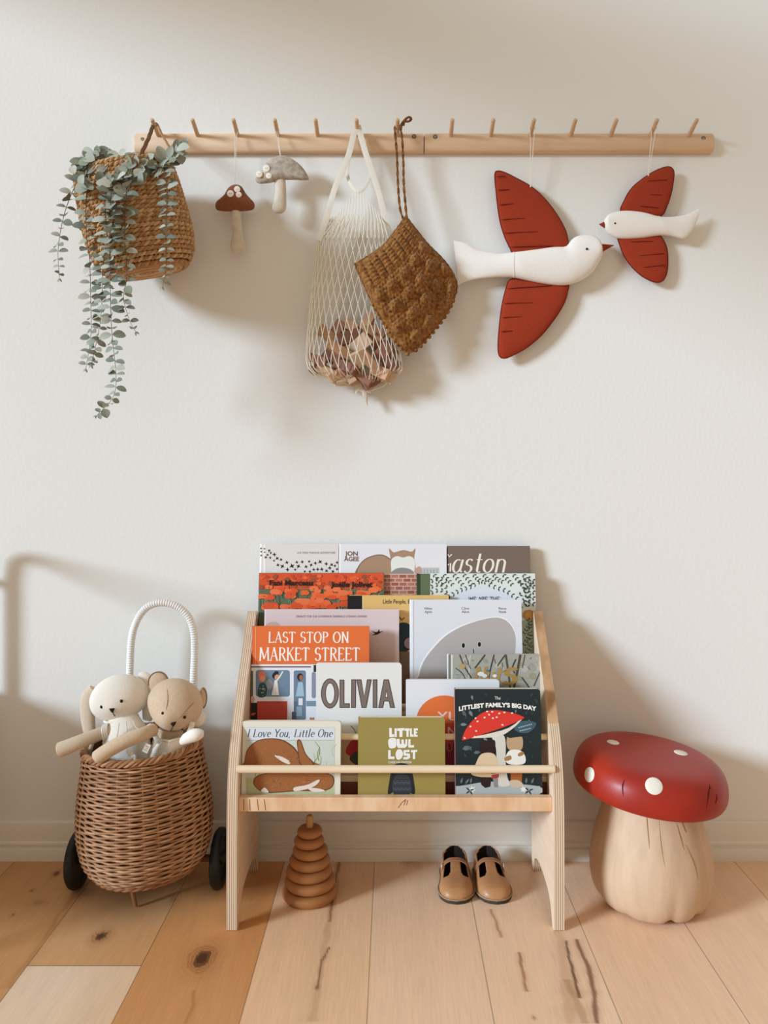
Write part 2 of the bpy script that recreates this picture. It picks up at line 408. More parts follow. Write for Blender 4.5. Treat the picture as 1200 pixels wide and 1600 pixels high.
# ------------------------------------------------------------------ lettering
def arc(cx, cy, rx, ry, a0, a1, n=14):
    return [(cx + rx * cos(radians(a0 + (a1 - a0) * i / n)), cy + ry * sin(radians(a0 + (a1 - a0) * i / n))) for i in range(n + 1)]
G = {  # width, strokes in cap-height units
 'L': (.56, [[(.1, 1), (.1, 0)], [(.1, .02), (.54, .02), (.54, .14)]]),
 'A': (.68, [[(.33, 1), (.05, 0)], [(.33, 1), (.62, 0)], [(.14, .34), (.53, .34)]]),
 'S': (.52, [arc(.25, .75, .2, .25, 30, 180) + arc(.25, .75, .2, .25, 190, 270, 6) + arc(.25, .26, .22, .26, 80, -90) + arc(.25, .26, .22, .26, -100, -160, 6)]),
 'T': (.64, [[(.31, 1), (.31, 0)], [(.02, .86), (.03, .98), (.6, .98), (.61, .86)]]),
 'O': (.74, [arc(.36, .5, .33, .5, 90, 450, 28)]),
 'P': (.56, [[(.1, 1), (.1, 0)], [(.1, .98)] + arc(.26, .75, .25, .24, 90, -90) + [(.1, .5)]]),
 'N': (.72, [[(.1, 1), (.1, 0)], [(.1, 1), (.6, 0)], [(.6, 1), (.6, 0)]]),
 'M': (.86, [[(.1, 1), (.06, 0)], [(.1, 1), (.42, .12)], [(.42, .12), (.73, 1)], [(.73, 1), (.78, 0)]]),
 'R': (.62, [[(.1, 1), (.1, 0)], [(.1, .98)] + arc(.27, .75, .24, .24, 90, -90) + [(.1, .5)], [(.28, .5), (.58, 0)]]),
 'K': (.64, [[(.1, 1), (.1, 0)], [(.55, 1), (.12, .45)], [(.25, .58), (.6, 0)]]),
 'E': (.56, [[(.1, 1), (.1, 0)], [(.1, .98), (.5, .98), (.5, .86)], [(.1, .52), (.42, .52)], [(.1, .02), (.53, .02), (.53, .15)]]),
 'I': (.3, [[(.14, 1), (.14, 0)]]),
 'Y': (.64, [[(.04, 1), (.32, .48)], [(.6, 1), (.32, .48)], [(.32, .48), (.32, 0)]]),
 'l': (.27, [[(.12, 1.05), (.12, 0)]]),
 'i': (.27, [[(.12, .62), (.12, 0)], [(.12, .86), (.125, .80)]]),
 'o': (.5, [arc(.24, .31, .21, .31, 90, 450, 20)]),
 'v': (.5, [[(.04, .62), (.23, 0)], [(.23, 0), (.44, .62)]]),
 'e': (.46, [[(.06, .34), (.40, .36)] + arc(.24, .32, .18, .30, 10, 310, 16)]),
 'u': (.54, [[(.08, .62)] + [(.08, .2)] + arc(.24, .18, .16, .18, 180, 300, 8) + [(.43, .3)], [(.43, .62), (.43, 0)]]),
 't': (.34, [[(.14, .88), (.14, .15)] + arc(.24, .13, .10, .12, 180, 310, 6), [(.02, .6), (.3, .6)]]),
 'n': (.54, [[(.08, .62), (.08, 0)], [(.08, .36)] + arc(.25, .42, .17, .19, 160, 0, 8) + [(.42, .0)]]),
 'a': (.5, [arc(.22, .3, .18, .30, 60, 330, 14), [(.42, .6), (.39, .1), (.48, .02)]]),
 's': (.42, [arc(.2, .47, .13, .15, 30, 230, 9) + arc(.18, .16, .16, .17, 70, -150, 9)]),
 ',': (.24, [[(.1, .06), (.1, -.04), (.05, -.16)]]),
 'W': (.95, [[(.04, 1), (.24, 0)], [(.24, 0), (.46, .9)], [(.46, .9), (.68, 0)], [(.68, 0), (.9, 1)]]),
 'H': (.7, [[(.1, 1), (.1, 0)], [(.58, 1), (.58, 0)], [(.1, .5), (.58, .5)]]),
 'U': (.66, [[(.1, 1), (.1, .3)] + arc(.32, .28, .22, .27, 180, 360, 12) + [(.54, 1)]]),
 ' ': (.32, []),
}
def glyph_polys(text, thick, thin, serif, shear=0.0, track=0.06, caps_first=1.0):
    """-> list of polygons (2D, cap height 1) and total width"""
    out = []; x = 0
    for ch in text:
        wd, strokes = G[ch]
        for st in strokes:
            pts = [Vector(p) for p in st]; n = len(pts); Lf = []; Rt = []
            for i in range(n):
                t = (pts[min(n - 1, i + 1)] - pts[max(0, i - 1)]).normalized()
                nr = Vector((-t.y, t.x))
                wv = thin + (thick - thin) * abs(t.y) ** 1.5
                if ch in 'ANMvVK' and abs(t.x) > .1 and t.x * t.y > 0 and thick != thin: wv = thin * 1.2
                Lf.append(pts[i] + nr * wv / 2); Rt.append(pts[i] - nr * wv / 2)
            for i in range(n - 1):
                out.append([Lf[i], Lf[i + 1], Rt[i + 1], Rt[i]])
                out[-1] = [Vector((q.x + x + shear * q.y, q.y)) for q in out[-1]]
            if serif:
                for e, o in ((0, 1), (-1, -2)):
                    p, q = pts[e], pts[o]
                    if abs(p.y - q.y) > abs(p.x - q.x) * 1.2 and (abs(p.y) < .03 or abs(p.y - 1) < .06 or (ch.islower() and abs(p.y - .62) < .03)) and ch not in 'S':
                        h = serif; y0 = p.y - thin / 2; y1 = p.y + thin / 2
                        out.append([Vector((v.x + x + shear * v.y, v.y)) for v in (Vector((p.x - h, y0)), Vector((p.x + h, y0)), Vector((p.x + h, y1)), Vector((p.x - h, y1)))])
        x += wd + track
    return out, x - track
def font_mesh(text, bold=0.0):
    cu = bpy.data.curves.new('lettering', 'FONT'); cu.body = text; cu.fill_mode = 'FRONT'; cu.offset = bold; cu.resolution_u = 3
    o = bpy.data.objects.new('lettering', cu); COL.objects.link(o)
    dg = bpy.context.evaluated_depsgraph_get(); dg.update()
    me = bpy.data.meshes.new_from_object(o.evaluated_get(dg))
    vs = [Vector((v.co.x, v.co.y)) for v in me.vertices]; fs = [tuple(p.vertices) for p in me.polygons]
    bpy.data.objects.remove(o); bpy.data.curves.remove(cu); bpy.data.meshes.remove(me)
    return vs, fs
# ------------------------------------------------------------------ books
class Plane:
    def __init__(s, x0, x1, ytop, db, zb, lean, yaw=0.0):
        s.l = radians(lean)
        lo, hi = 0.05, 0.5
        for _ in range(40):
            h = (lo + hi) / 2; d = db - h * sin(s.l); z = zb + h * cos(s.l)
            y = CY - (z - CAMZ) * S(d)
            if y > ytop: lo = h
            else: hi = h
        s.h = h; dt = db - h * sin(s.l)
        X0, X1 = P(x0, ytop, dt).x, P(x1, ytop, dt).x
        s.w = X1 - X0; s.O = Vector((X0, -db, zb)); s.ax = Vector((1, 0, 0))
        s.up = Vector((0, sin(s.l), cos(s.l))); s.n = Vector((0, -cos(s.l), sin(s.l)))
    def loc(s, x, y):
        dr = Vector(((x - CX) / FPX, 1, (CY - y) / FPX)); c = Vector((0, -CAMD, CAMZ))
        t = (s.O - c).dot(s.n) / dr.dot(s.n); q = c + dr * t - s.O
        return Vector((q.dot(s.ax), q.dot(s.up)))
    def pt(s, a, h, n): return s.O + s.ax * a + s.up * h + s.n * n
class Book:
    def __init__(s, name, label, x0, x1, ytop, db, zb, T, cover, lean=8, hard=True, pages='EDE6D6', spine=None, spine_px=0, rc=0.0, group=None):
        s.p = Plane(x0, x1, ytop, db, zb, lean); p = s.p
        s.root = thing(name, p.pt(p.w / 2, 0, -T / 2), label, 'book', group)
        s.mb = MB(); s.T = T; s.k = 0.00025; mc = paint(cover); ms = paint(spine) if spine else mc; mp = mat('page_block', pages, .8, .1)
        s.ms = ms
        def slab(mb, a0, a1, h0, h1, n0, n1, m, r=0.0):
            if r:
                out = [(a0, h0), (a1, h0)] + [(a1 - r + r * cos(t), h1 - r + r * sin(t)) for t in [i * pi / 16 for i in range(9)]] + [(a0 + r * .3, h1), (a0, h1 - r * .3)]
            else: out = [(a0, h0), (a1, h0), (a1, h1), (a0, h1)]
            mb.prism([p.pt(a, h, n1) for a, h in out], p.n * (n0 - n1), m)
        mb2 = MB()
        if hard:
            c = 0.0024
            slab(s.mb, 0.0045, p.w, 0, p.h, -c, 0, mc); slab(s.mb, 0.0045, p.w, 0, p.h, -T, -T + c, mc)
            # rounded spine
            n = 8; sec = [(0.0045 - 0.0045 * sin(pi * i / n), -T / 2 + T / 2 * cos(pi * i / n)) for i in range(n + 1)]
            sec += [(0.0058 - 0.0025 * sin(pi * i / n), -T / 2 + (T / 2 - .002) * cos(pi * i / n)) for i in range(n, -1, -1)]
            s.mb.loft([[p.pt(a, h, nn) for a, nn in sec] for h in (0, p.h)], ms)
            slab(mb2, 0.004, p.w - 0.003, 0.003, p.h - 0.003, -T + c + .0001, -c - .0001, mp)
            mb2.build('page_block', s.root, smooth=False)
        else:
            slab(s.mb, 0, p.w, 0, p.h, -0.0016, 0, mc, rc); slab(s.mb, 0, p.w, 0, p.h, -T, -T + 0.0016, mc, rc)
            slab(s.mb, -0.0004, 0.0022, 0.0002, p.h - .001, -T + .0016, -.0016, ms)
            slab(mb2, 0.0022, p.w - 0.0003, 0.0003, p.h - 0.0002, -T + .0017, -.0017, mp, rc)
            mb2.build('page_block', s.root, smooth=False)
    def up(s): s.k += 0.000008; return s.k
    def lpoly(s, pts, col, k=None):
        k = k or s.up(); pts = [Vector((max(0.0003, min(s.p.w - .0003, q[0])), max(0.0003, min(s.p.h - .0003, q[1])))) for q in pts]
        ring = [s.p.pt(q.x, q.y, k) for q in pts]
        tri = tessellate_polygon([[Vector((q.x, q.y, 0)) for q in pts]])
        s.mb.add(ring, [tuple(t) for t in tri], paint(col) if isinstance(col, str) else col)
    def poly(s, pts, col, k=None): s.lpoly([s.p.loc(*q) for q in pts], col, k)
    def smooth(s, pts, col, n=6, k=None): s.poly([(q.x, q.y) for q in spline(pts, n, True)], col, k)
    def rect(s, x0, y0, x1, y1, col, r=0):
        if r:
            pts = [(x1 - r + r * cos(t), y0 + r - r * sin(t)) for t in [i * pi / 8 for i in range(5)]] + [(x0 + r - r * sin(t), y0 + r - r * cos(t)) for t in [i * pi / 8 for i in range(5)]] \
                + [(x0 + r - r * cos(t), y1 - r + r * sin(t)) for t in [i * pi / 8 for i in range(5)]] + [(x1 - r + r * sin(t), y1 - r + r * cos(t)) for t in [i * pi / 8 for i in range(5)]]
        else: pts = [(x0, y0), (x1, y0), (x1, y1), (x0, y1)]
        s.poly(pts, col)
    def oval(s, x, y, rx, ry, col, rot=0, n=18):
        a = radians(rot)
        s.poly([(x + rx * cos(t) * cos(a) - ry * sin(t) * sin(a), y + rx * cos(t) * sin(a) + ry * sin(t) * cos(a)) for t in [2 * pi * i / n for i in range(n)]], col)
    def line(s, pts, wpx, col, k=None, n=1):
        pts = [Vector(p) for p in pts]
        if n > 1: pts = spline(pts, n)
        L = len(pts); A = []; B = []
        for i in range(L):
            t = (pts[min(L - 1, i + 1)] - pts[max(0, i - 1)]).normalized(); nr = Vector((-t.y, t.x))
            wv = wpx if not isinstance(wpx, tuple) else wpx[0] + (wpx[1] - wpx[0]) * i / (L - 1)
            A.append(pts[i] + nr * wv / 2); B.append(pts[i] - nr * wv / 2)
        k = k or s.up()
        for i in range(L - 1): s.poly([A[i], A[i + 1], B[i + 1], B[i]], col, k)
    def leaf(s, x, y, ln, wd, ang, col):
        a = radians(ang); dx, dy = cos(a), sin(a)
        s.poly([(x + dx * ln * t - dy * wd * q, y + dy * ln * t + dx * wd * q) for t, q in ((0, 0), (.3, .45), (.6, .4), (1, 0), (.6, -.4), (.3, -.45))], col)
    def stroke_text(s, text, x0, x1, ybase, ycap, col, thick=.16, thin=.06, serif=.0, shear=0, track=.06, bob=None, alt=False):
        """hand-drawn letters fitted in a pixel box on the cover"""
        polys, wd = glyph_polys(text, thick, thin, serif, shear, track)
        a0, b0 = s.p.loc(x0, ybase); a1, _ = s.p.loc(x1, ybase); _, b1 = s.p.loc(x0, ycap)
        k = s.up()
        for i, q in enumerate(polys):
            s.lpoly([(a0 + v.x / wd * (a1 - a0), b0 + v.y * (b1 - b0)) for v in q], col, k + 1e-6 * (i % 7))
        s.k = k + 0.00001
    def type(s, text, x0, x1, ybase, ycap, col, bold=0.0, arch=0.0, shear=0.0, taper=None):
        vs, fs = font_mesh(text, bold)
        mx = min(v.x for v in vs); Mx = max(v.x for v in vs)
        cap = 0.70
        a0, b0 = s.p.loc(x0, ybase); a1, _ = s.p.loc(x1, ybase); _, b1 = s.p.loc(x0, ycap)
        k = s.up(); out = []
        for v in vs:
            u = (v.x - mx) / (Mx - mx); h = v.y / cap
            hh = b0 + h * (b1 - b0) - arch * (b1 - b0) * (2 * u - 1) ** 2
            out.append(s.p.pt(a0 + (u + shear * h) * (a1 - a0), hh, k))
        s.mb.add(out, fs, paint(col))
    def done(s): s.mb.build('cover', s.root, smooth=False); return s
RB = random.Random(3)
SHG = 'picture books on the shelf'
def book(*a, **k): return Book('picture_book', *a, group=SHG, **k)
# back row
b = book('grey-white picture book with a flock of black birds, back row left', 406, 529, 850, .0615, .4355, .010, 'DFD9D4', lean=7, spine='EDE8E2')
b.rect(411.5, 851, 415, 935, 'F2EEEA')
for (x, y, r) in [(407.8, 857, 2), (408, 862, 2), (408, 868, 2), (413, 857.5, 2), (413.4, 863, 1.8), (420.5, 860.5, 2.6), (423, 864, 2.2), (428.5, 866.5, 3.2), (418, 867, 2.2), (415, 871, 2.6), (422, 871.5, 2.4), (433, 872.5, 3), (428, 876, 2), (439, 874.5, 2.6),
                 (434, 883, 2.8), (441, 885, 3.6), (448, 879, 3), (449, 890, 3.2), (456, 884.5, 4), (461, 890, 2.4), (463.5, 878.5, 2.6), (466, 885, 3.4), (472, 878, 2.8), (478, 885.5, 2.8), (483, 877.5, 2.4), (486, 883, 2.8), (492.5, 880, 2.8), (500, 878, 3.4),
                 (490, 890, 2.6), (496, 889.5, 2.8), (502.5, 889.5, 3), (509.5, 881, 3), (510, 892, 2.8), (515, 887.5, 3), (518, 882.5, 2.8), (523, 884, 2.4), (526.5, 879, 2.6), (526.5, 889.5, 2.4), (520, 893, 2.8), (476, 893, 2.2), (484, 893, 2.4)]:
    a = RB.uniform(-1.2, 0.2)
    f = lambda t, q: (x + r * (t * cos(a) - q * sin(a)), y + r * (t * sin(a) + q * cos(a)))
    b.poly([f(-1.1, 0), f(-.2, -.35), f(.1, -1.15), f(.35, -.3), f(1.1, -.05), f(.4, .3), f(.2, 1.1), f(-.15, .35)], '1F1E1E')
b.type('A B TINN PARADE ADVENTURE', 464, 524, 865, 862, '8F8A88')
b.done()
b = book('white picture book with a brick wall drawing and brown lettering, back row middle', 529.5, 697.5, 850, .0632, .4355, .010, 'E3E1E4', lean=7)
b.type('JON', 539, 559, 868.3, 861.5, '6B4C44', .025); b.type('AGEE', 537.5, 561, 876.6, 870, '6B4C44', .025)
b.smooth([(556, 897), (561, 884), (572, 873), (588, 867.5), (600, 868), (610, 874), (614, 884), (614, 898), (585, 900)], 'A8876E')
b.line([(556, 897), (561, 884), (572, 873), (588, 867.5), (600, 868), (610, 874)], 1.2, '5A463C', n=5)
b.smooth([(610, 872), (608, 857), (615, 863), (630, 859.5), (643, 862), (649, 857), (647, 872), (649, 886), (644, 896), (616, 896), (610, 886)], 'A8876E', 5)
b.smooth([(612, 874), (620, 869), (630, 871), (640, 869), (647, 874), (648, 886), (643, 897), (615, 897), (611, 886)], 'E4E3DE')
b.smooth([(612, 897), (618, 889), (630, 887), (642, 890), (645, 897)], '8E8A86', 4)
b.smooth([(648, 890), (655, 885), (659, 890), (658, 898), (650, 898)], 'C49A90')
b.rect(659, 887, 686, 899, 'BFBDBC')
for i in range(5): b.line([(663 + i * 5, 889), (663 + i * 5, 899)], .8, '8A8888')
b.rect(600, 896.5, 652, 935, 'D3B0A0')
for r_ in range(6):
    for c_ in range(6):
        x0 = 599 + c_ * 12.5 - (6 if r_ % 2 else 0); y0 = 898 + r_ * 6.2
        b.rect(max(600.3, x0), y0, min(651, x0 + 11), y0 + 4.8, ['A86A58', 'B5766450', '9C5C4C'][(r_ * 2 + c_) % 3][:6])
b.done()
b = book('taupe-brown picture book with a cream italic title, back row right', 699, 828, 853, .0615, .4355, .010, '78665C', lean=7, spine='6A594F')
b.stroke_text('aston', 705, 790, 894.5, 861.0, 'EDE4D4', .11, .035, 0, .22, .06)
b.line([(699.8, 866), (702, 870), (706, 866)], 1.8, 'EDE4D4'); b.line([(700, 883), (704, 880), (703.5, 893)], 2.2, 'EDE4D4')
b.done()
# fifth row
b = book('orange poppy field picture book with dark lettering', 404, 600, 895, .0775, .4355, .012, '5F6A50', lean=8, spine='4F5F48')
b.rect(405.5, 895.6, 599, 913, 'D9532C')
b.rect(404.5, 913, 599, 921, 'B9562F')
for i in range(70):
    x = RB.uniform(406, 598); y = RB.uniform(918, 950)
    b.line([(x, y), (x + RB.uniform(-2, 2), min(975, y + RB.uniform(14, 30)))], RB.uniform(.7, 1.3), RB.choice(['8C9478', '3E4A38', '9BA085', '4A5A42']))
for i in range(90):
    x = RB.uniform(408, 595); y = RB.uniform(899, 918); r = RB.uniform(1.6, 3.5)
    b.oval(x, y, r * 1.3, r, RB.choice(['E05A30', 'C9482A', '9A5030', 'E8673A', 'B04A2A']), RB.uniform(-20, 20), 9)
for i in range(78):
    x = RB.uniform(408, 595); y = 917 + 34 * RB.random() ** .8; r = RB.uniform(3, 5.5) + (y - 915) * .06
    c_ = RB.choice(['E4602F', 'EB6A38', 'D9532C', 'E87448'])
    b.smooth([(x - r * 1.4, y), (x - r, y - r * .8), (x, y - r * .9), (x + r, y - r * .75), (x + r * 1.4, y + .2), (x + r * .7, y + r * .55), (x, y + r * .5), (x - r * .8, y + r * .6)], c_, 2)
    if i % 5 == 0: b.oval(x, y, 1.1, .8, '4A2018', n=7)
b.type('Fani Marceau', 421, 489, 914.5, 906.5, '2A1C1A', .035); b.type('Joëlle Jolivet', 517, 582, 917, 909, '2A1C1A', .035)
b.done()
b = book('pale mint picture book with dark leaf sprig border and green spine', 651, 836, 896, .0775, .4355, .012, 'DCE2DC', lean=8, spine='4C5A40')
b.rect(651.6, 896.4, 657, 1010, '33402C'); b.rect(657, 896.4, 672, 1010, '5F7050')
b.smooth([(700, 945), (707, 934), (722, 925), (745, 914), (752, 909), (762, 915), (790, 926), (803, 938), (806, 945), (806, 1000), (700, 1000)], 'DADDE2', 3)
def sprig(pts, ln, n, col):
    q = resample(spline(pts, 6), n)
    for i, p in enumerate(q):
        t = q[min(n - 1, i + 1)] - q[max(0, i - 1)]; a = math.degrees(atan2(t.y, t.x))
        for sgn in (-1, 1): b.leaf(p.x, p.y, ln, ln * .42, a + sgn * 52, col)
dk = '33403A'
sprig([(749, 909), (735, 917), (720, 922), (703, 931)], 5.4, 8, dk); sprig([(757, 909), (772, 917), (790, 923), (806, 934)], 5.4, 8, dk)
for k_ in range(10):
    x = 678 + k_ * 15.5; y0 = 916 - abs(k_ - 4.5) * 0.3
    sprig([(x, 898), (x + 5, 904), (x + 12, 908 if 3 < k_ < 7 else 912)], 5, 4, dk)
for y in (906, 915, 924): sprig([(698, y + 3), (688, y - 2), (676, y + 1)], 5, 4, dk)
for k_ in range(5): sprig([(812 + (k_ % 2) * 6, 948 - k_ * 9), (824, 940 - k_ * 9), (832, 943 - k_ * 9)], 5.5, 4, dk)
sprig([(824, 948), (824, 936), (822, 920)], 6, 5, dk)
b.oval(826, 961, 9.5, 8, 'B5803E'); 
for i in range(12): b.leaf(826, 961, 8.5, 2.6, i * 30, 'C9964E')
b.rect(815.5, 970, 835.2, 1030, 'A3AA94')
for k_ in range(6): sprig([(818 + (k_ % 2) * 9, 1026 - k_ * 9), (823 + (k_ % 2) * 6, 1018 - k_ * 9), (826, 1009 - k_ * 8)], 5, 4, RB.choice(['3A4A3A', '56644C', '2F3B30']))
b.stroke_text('WE ARE THE', 732, 780, 940.5, 932.5, '3A3F42', .13, .1)
b.done()
# fourth row
b = book('yellow picture book with black spine, mostly hidden between the pink and the white book', 543, 701, 930, .1005, .3855, .010, 'DDB672', lean=8, spine='1A1A1A')
b.rect(543.6, 930.6, 566, 1100, '1A1B1B'); b.rect(566, 930.6, 568, 1100, 'E8C88C')
b.type('Little People, BIG DREAMS', 598, 676, 943, 936.5, '2A2420', .01, shear=.006)
b.smooth([(618, 978), (640, 976), (640, 1010), (630, 1022), (618, 1016)], '24343A', 4); b.oval(638, 1006, 9, 10, '221A18'); b.oval(639, 1005, 7.5, 8.5, '9C7F78')
b.poly([(618, 1018), (640, 1018), (640, 1100), (618, 1100)], '7C5F48'); b.line([(624, 964), (628, 969), (632, 965)], 1.6, '4A3520')
b.done()
b = book('dusty pink picture book with one small flying bird', 413, 623.5, 952, .1165, .3855, .009, 'D9C6C6', lean=8, spine='D0BCBC')
for i in range(16):
    t = i / 15; c_ = [int(a_ + (b_ - a_) * t) for a_, b_ in zip((216, 197, 197), (196, 160, 138))]
    y = 985 + i * 4
    b.rect(414.5, y, 623, y + 12, '%02X%02X%02X' % tuple(c_))
b.type("FINALIST FOR THE GOVERNOR GENERAL'S LITERARY AWARD", 463, 573, 964.6, 961.4, '7E6E70')
b.smooth([(414.5, 978), (422, 972), (432, 972), (438, 980), (430, 986), (415, 986)], 'C9AFA0')
b.poly([(580, 985.5), (587, 988), (589.5, 987.5), (592.5, 983), (593, 987), (599.5, 986), (594, 989), (590, 991.5), (580, 993), (586, 990)], '2B2422')
b.done()
b = book('white picture book with a large grey pebble shape and two dot eyes', 640, 814.5, 937, .1165, .3855, .012, 'DEDEE3', lean=8)
b.rect(641.5, 938, 645, 1075, 'EDEDF0'); b.rect(645, 938, 646.5, 1075, 'C9C9CE')
peb = [(655, 1075), (655, 1055), (664, 1030), (690, 999), (715, 982), (740, 972), (766, 965.5), (783, 966), (796, 974), (804, 988), (806, 1002), (804.5, 1025), (800, 1075)]
b.smooth([(x + (-2 if x < 740 else 1), y - 1.6) for x, y in peb], 'F1F0F0', 5); b.smooth(peb, 'B4ABA8', 5)
for x, y in ((724, 1008.5), (749, 1006.8)): b.oval(x, y, 3.6, 4.8, 'CFC9C6'); b.oval(x, y, 2.5, 3.9, '161414')
b.line([(739.6, 1014), (740.2, 1021)], 1.4, '2A2626')
for x, t1, t2 in ((669, 'Hélène', 'Agnès'), (727, 'Clive', 'Aiken'), (785, 'Marcus', 'Novak')):
    b.type(t1, x - 6, x + 6, 952.5, 948.5, '77777B'); b.type(t2, x - 5.5, x + 6, 957.8, 953.8, '77777B')
b.done()
# third row
b = book('orange and white picture book with white serif capitals and a bus scene', 393.5, 577, 978.5, .1665, .3355, .012, 'E2703A', lean=8, spine='C4562E')
b.line([(399.6, 979), (399, 1100)], 1.1, 'F0A070')
b.stroke_text('LAST STOP ON', 419.5, 545, 1004, 987.5, 'F4EDE2', .15, .06, .09, 0, .1)
b.stroke_text('MARKET STREET', 405.5, 562, 1032, 1012, 'F4EDE2', .15, .06, .09, 0, .09)
b.rect(392.6, 1038, 577, 1140, 'E2E2E6'); b.rect(392.6, 1041, 486, 1043, '6A4F55')
b.rect(490, 1039, 494, 1050, '2A2224'); b.rect(487, 1050, 493.6, 1091, '8E8CA0', 3)
b.rect(392.2, 1048, 395.5, 1088, '5C6458', 1); b.rect(399.6, 1047, 453, 1088.5, '6F8599', 4)
b.rect(459, 1047.5, 478, 1125, '6F8094', 3); b.rect(478.5, 1095, 493.8, 1103.5, '7D92A2')
b.rect(401.5, 1095.5, 449, 1130, 'C04A3A'); b.rect(392.2, 1098, 402, 1130, '26201F'); b.leaf(391.8, 1117, 9, 4, -20, 'C95A48')
b.oval(394.8, 1093, 3.2, 5, 'D9A49C')
b.smooth([(404, 1052), (409, 1048.5), (414, 1052), (415, 1059), (411, 1064), (406, 1064)], 'E07A5C', 4); b.oval(410.5, 1060, 4, 5, 'E39A80')
b.smooth([(403, 1088), (405, 1070), (412, 1067), (417, 1074), (415, 1088)], '2E4A4A', 4)
for i in range(16): b.oval(RB.uniform(406, 415), RB.uniform(1070, 1087), .8, .8, RB.choice(['C9D4CC', '7FA08C']), n=6)
b.smooth([(416, 1066), (422, 1061), (427, 1068), (423, 1076), (418, 1076)], '9AA4AC', 4)
b.smooth([(425, 1056), (430, 1049), (435, 1050), (434, 1059), (430, 1062)], '2C2022', 4); b.oval(432.5, 1058, 3.4, 4.4, 'C99880', 20)
b.poly([(429, 1063), (433, 1062), (436, 1086), (424.5, 1086)], 'E9E7E2'); b.line([(433, 1063), (438, 1056), (442, 1049)], 2.4, 'E2D8CC')
b.oval(469, 1058, 4.8, 6, '2C2224'); b.oval(470.5, 1059, 3, 4.5, '9A6A4C'); b.poly([(466, 1066), (473, 1066), (475.5, 1088), (462, 1088)], 'A3BACB')
b.rect(466.5, 1091, 473, 1102, 'E3E0E4'); b.rect(459.5, 1096, 464, 1110, '5A6A7E'); b.rect(463, 1104, 472, 1119, '8FA6B5'); b.rect(456, 1112, 463, 1124, '4E5668')
b.rect(484, 1121, 491, 1130, 'B47A5A')
b.done()
b = book('olive grey nature picture book with bare branches and golden lettering', 698.5, 848, 1022, .1665, .3355, .011, 'A5A398', lean=8, spine='C9C7BE')
b.rect(700.5, 1023, 704, 1100, '7C7A74'); b.rect(704.5, 1023, 707.5, 1100, 'D9D7CE')
for i in range(26):
    x = RB.uniform(709, 846); y = RB.uniform(1030, 1090); b.oval(x, y, RB.uniform(3, 9), RB.uniform(3, 8), RB.choice(['9C9A8E', 'B0ADA0', '8E8B82', 'B5B0A4', '99937F']), RB.uniform(0, 90), 10)
for pts, wv, c_ in [([(735, 1024), (733, 1050), (732, 1066)], 1.6, 'D5D1C4'), ([(718, 1023), (726, 1042), (737, 1060)], 2, '4A463E'), ([(727, 1023), (735, 1045)], 1.5, '55504A'), ([(742, 1044), (758, 1023)], 2.4, '4A463E'),
                    ([(772, 1023), (767, 1042), (763, 1062)], 2, '46423A'), ([(776, 1042), (790, 1022)], 2, '46423A'), ([(790, 1023), (794, 1050), (797, 1074)], 3, '55503F'), ([(813, 1023), (808, 1050), (803, 1074)], 3.4, '4C4636'),
                    ([(848, 1040), (834, 1072)], 1.8, '55504A'), ([(815, 1058), (828, 1076)], 2, '4A463E'), ([(806, 1030), (801, 1042), (804, 1052)], 2, '3E3A32'), ([(712, 1044), (722, 1052), (730, 1066)], 1.6, '5E584E'), ([(820, 1023), (816, 1044)], 1.6, '5E584E')]:
    b.line(pts, wv, c_, n=4)
b.stroke_text('N', 741, 758, 1066, 1043, 'A98648', .2, .13, .1, .2); b.stroke_text('ut', 758, 783, 1066, 1040, 'B08B50', .16, .1, 0, .2); b.stroke_text('s', 784, 808, 1068, 1030, 'A98648', .16, .1, 0, .15)
for i in range(22): b.line([(RB.uniform(715, 845), RB.uniform(1026, 1075)) for _ in range(1)] * 2 + [(0, 0)][:0] if False else [(x_ := RB.uniform(714, 840), y_ := RB.uniform(1028, 1070)), (x_ + RB.uniform(-6, 6), y_ + RB.uniform(-8, 8))], .9, RB.choice(['C98F4E', '5A564C', 'D8D4C8', '6E6656']))
for x, y, rx, ry, c_ in [(751, 1053, 5, 3.4, 'E4E2DA'), (757, 1056, 4, 3, 'D9E0E2'), (762, 1048, 2.6, 2, '4A7A90'), (773, 1056, 3.4, 2.6, 'EDEAE2'), (722, 1041, 5, 4, 'B89A66')]: b.oval(x, y, rx, ry, c_)
b.done()
# second row
b = book('white board book with large grey-brown capitals in the middle of the shelf', 495, 627.5, 1036, .2135, .2856, .014, 'E2E1DE', lean=8, hard=False, rc=.007, pages='E6E1D6')
def outlined(pts, holes=()):
    c_ = sum((Vector(p) for p in pts), Vector((0, 0))) / len(pts)
    b.poly(pts, '3B332F'); 
    ins = []
    n = len(pts); V = [Vector(p) for p in pts]; ar = sum(V[i].x * V[(i + 1) % n].y - V[(i + 1) % n].x * V[i].y for i in range(n)); sg = 1 if ar > 0 else -1
    for i in range(n):
        e1 = (V[i] - V[i - 1]).normalized(); e2 = (V[(i + 1) % n] - V[i]).normalized()
        n1 = Vector((-e1.y, e1.x)) * sg; n2 = Vector((-e2.y, e2.x)) * sg; m_ = (n1 + n2); m_ = m_ / max(.5, m_.dot(n1) if m_.dot(n1) > .3 else .5)
        ins.append(V[i] + m_ * 1.15)
    b.poly(ins, '7D6E66')
def oval_pts(cx, cy, rx, ry, n=24): return [(cx + rx * cos(2 * pi * i / n), cy + ry * sin(2 * pi * i / n)) for i in range(n)]
b.oval(515.5, 1083.5, 14, 23.5, '3B332F', 0, 28); b.oval(515.5, 1083.5, 12.8, 22.3, '7D6E66', 0, 28); b.oval(515.8, 1083.5, 7.6, 17, '3B332F', 0, 28); b.oval(515.8, 1083.5, 6.5, 15.8, 'E2E1DE', 0, 28)
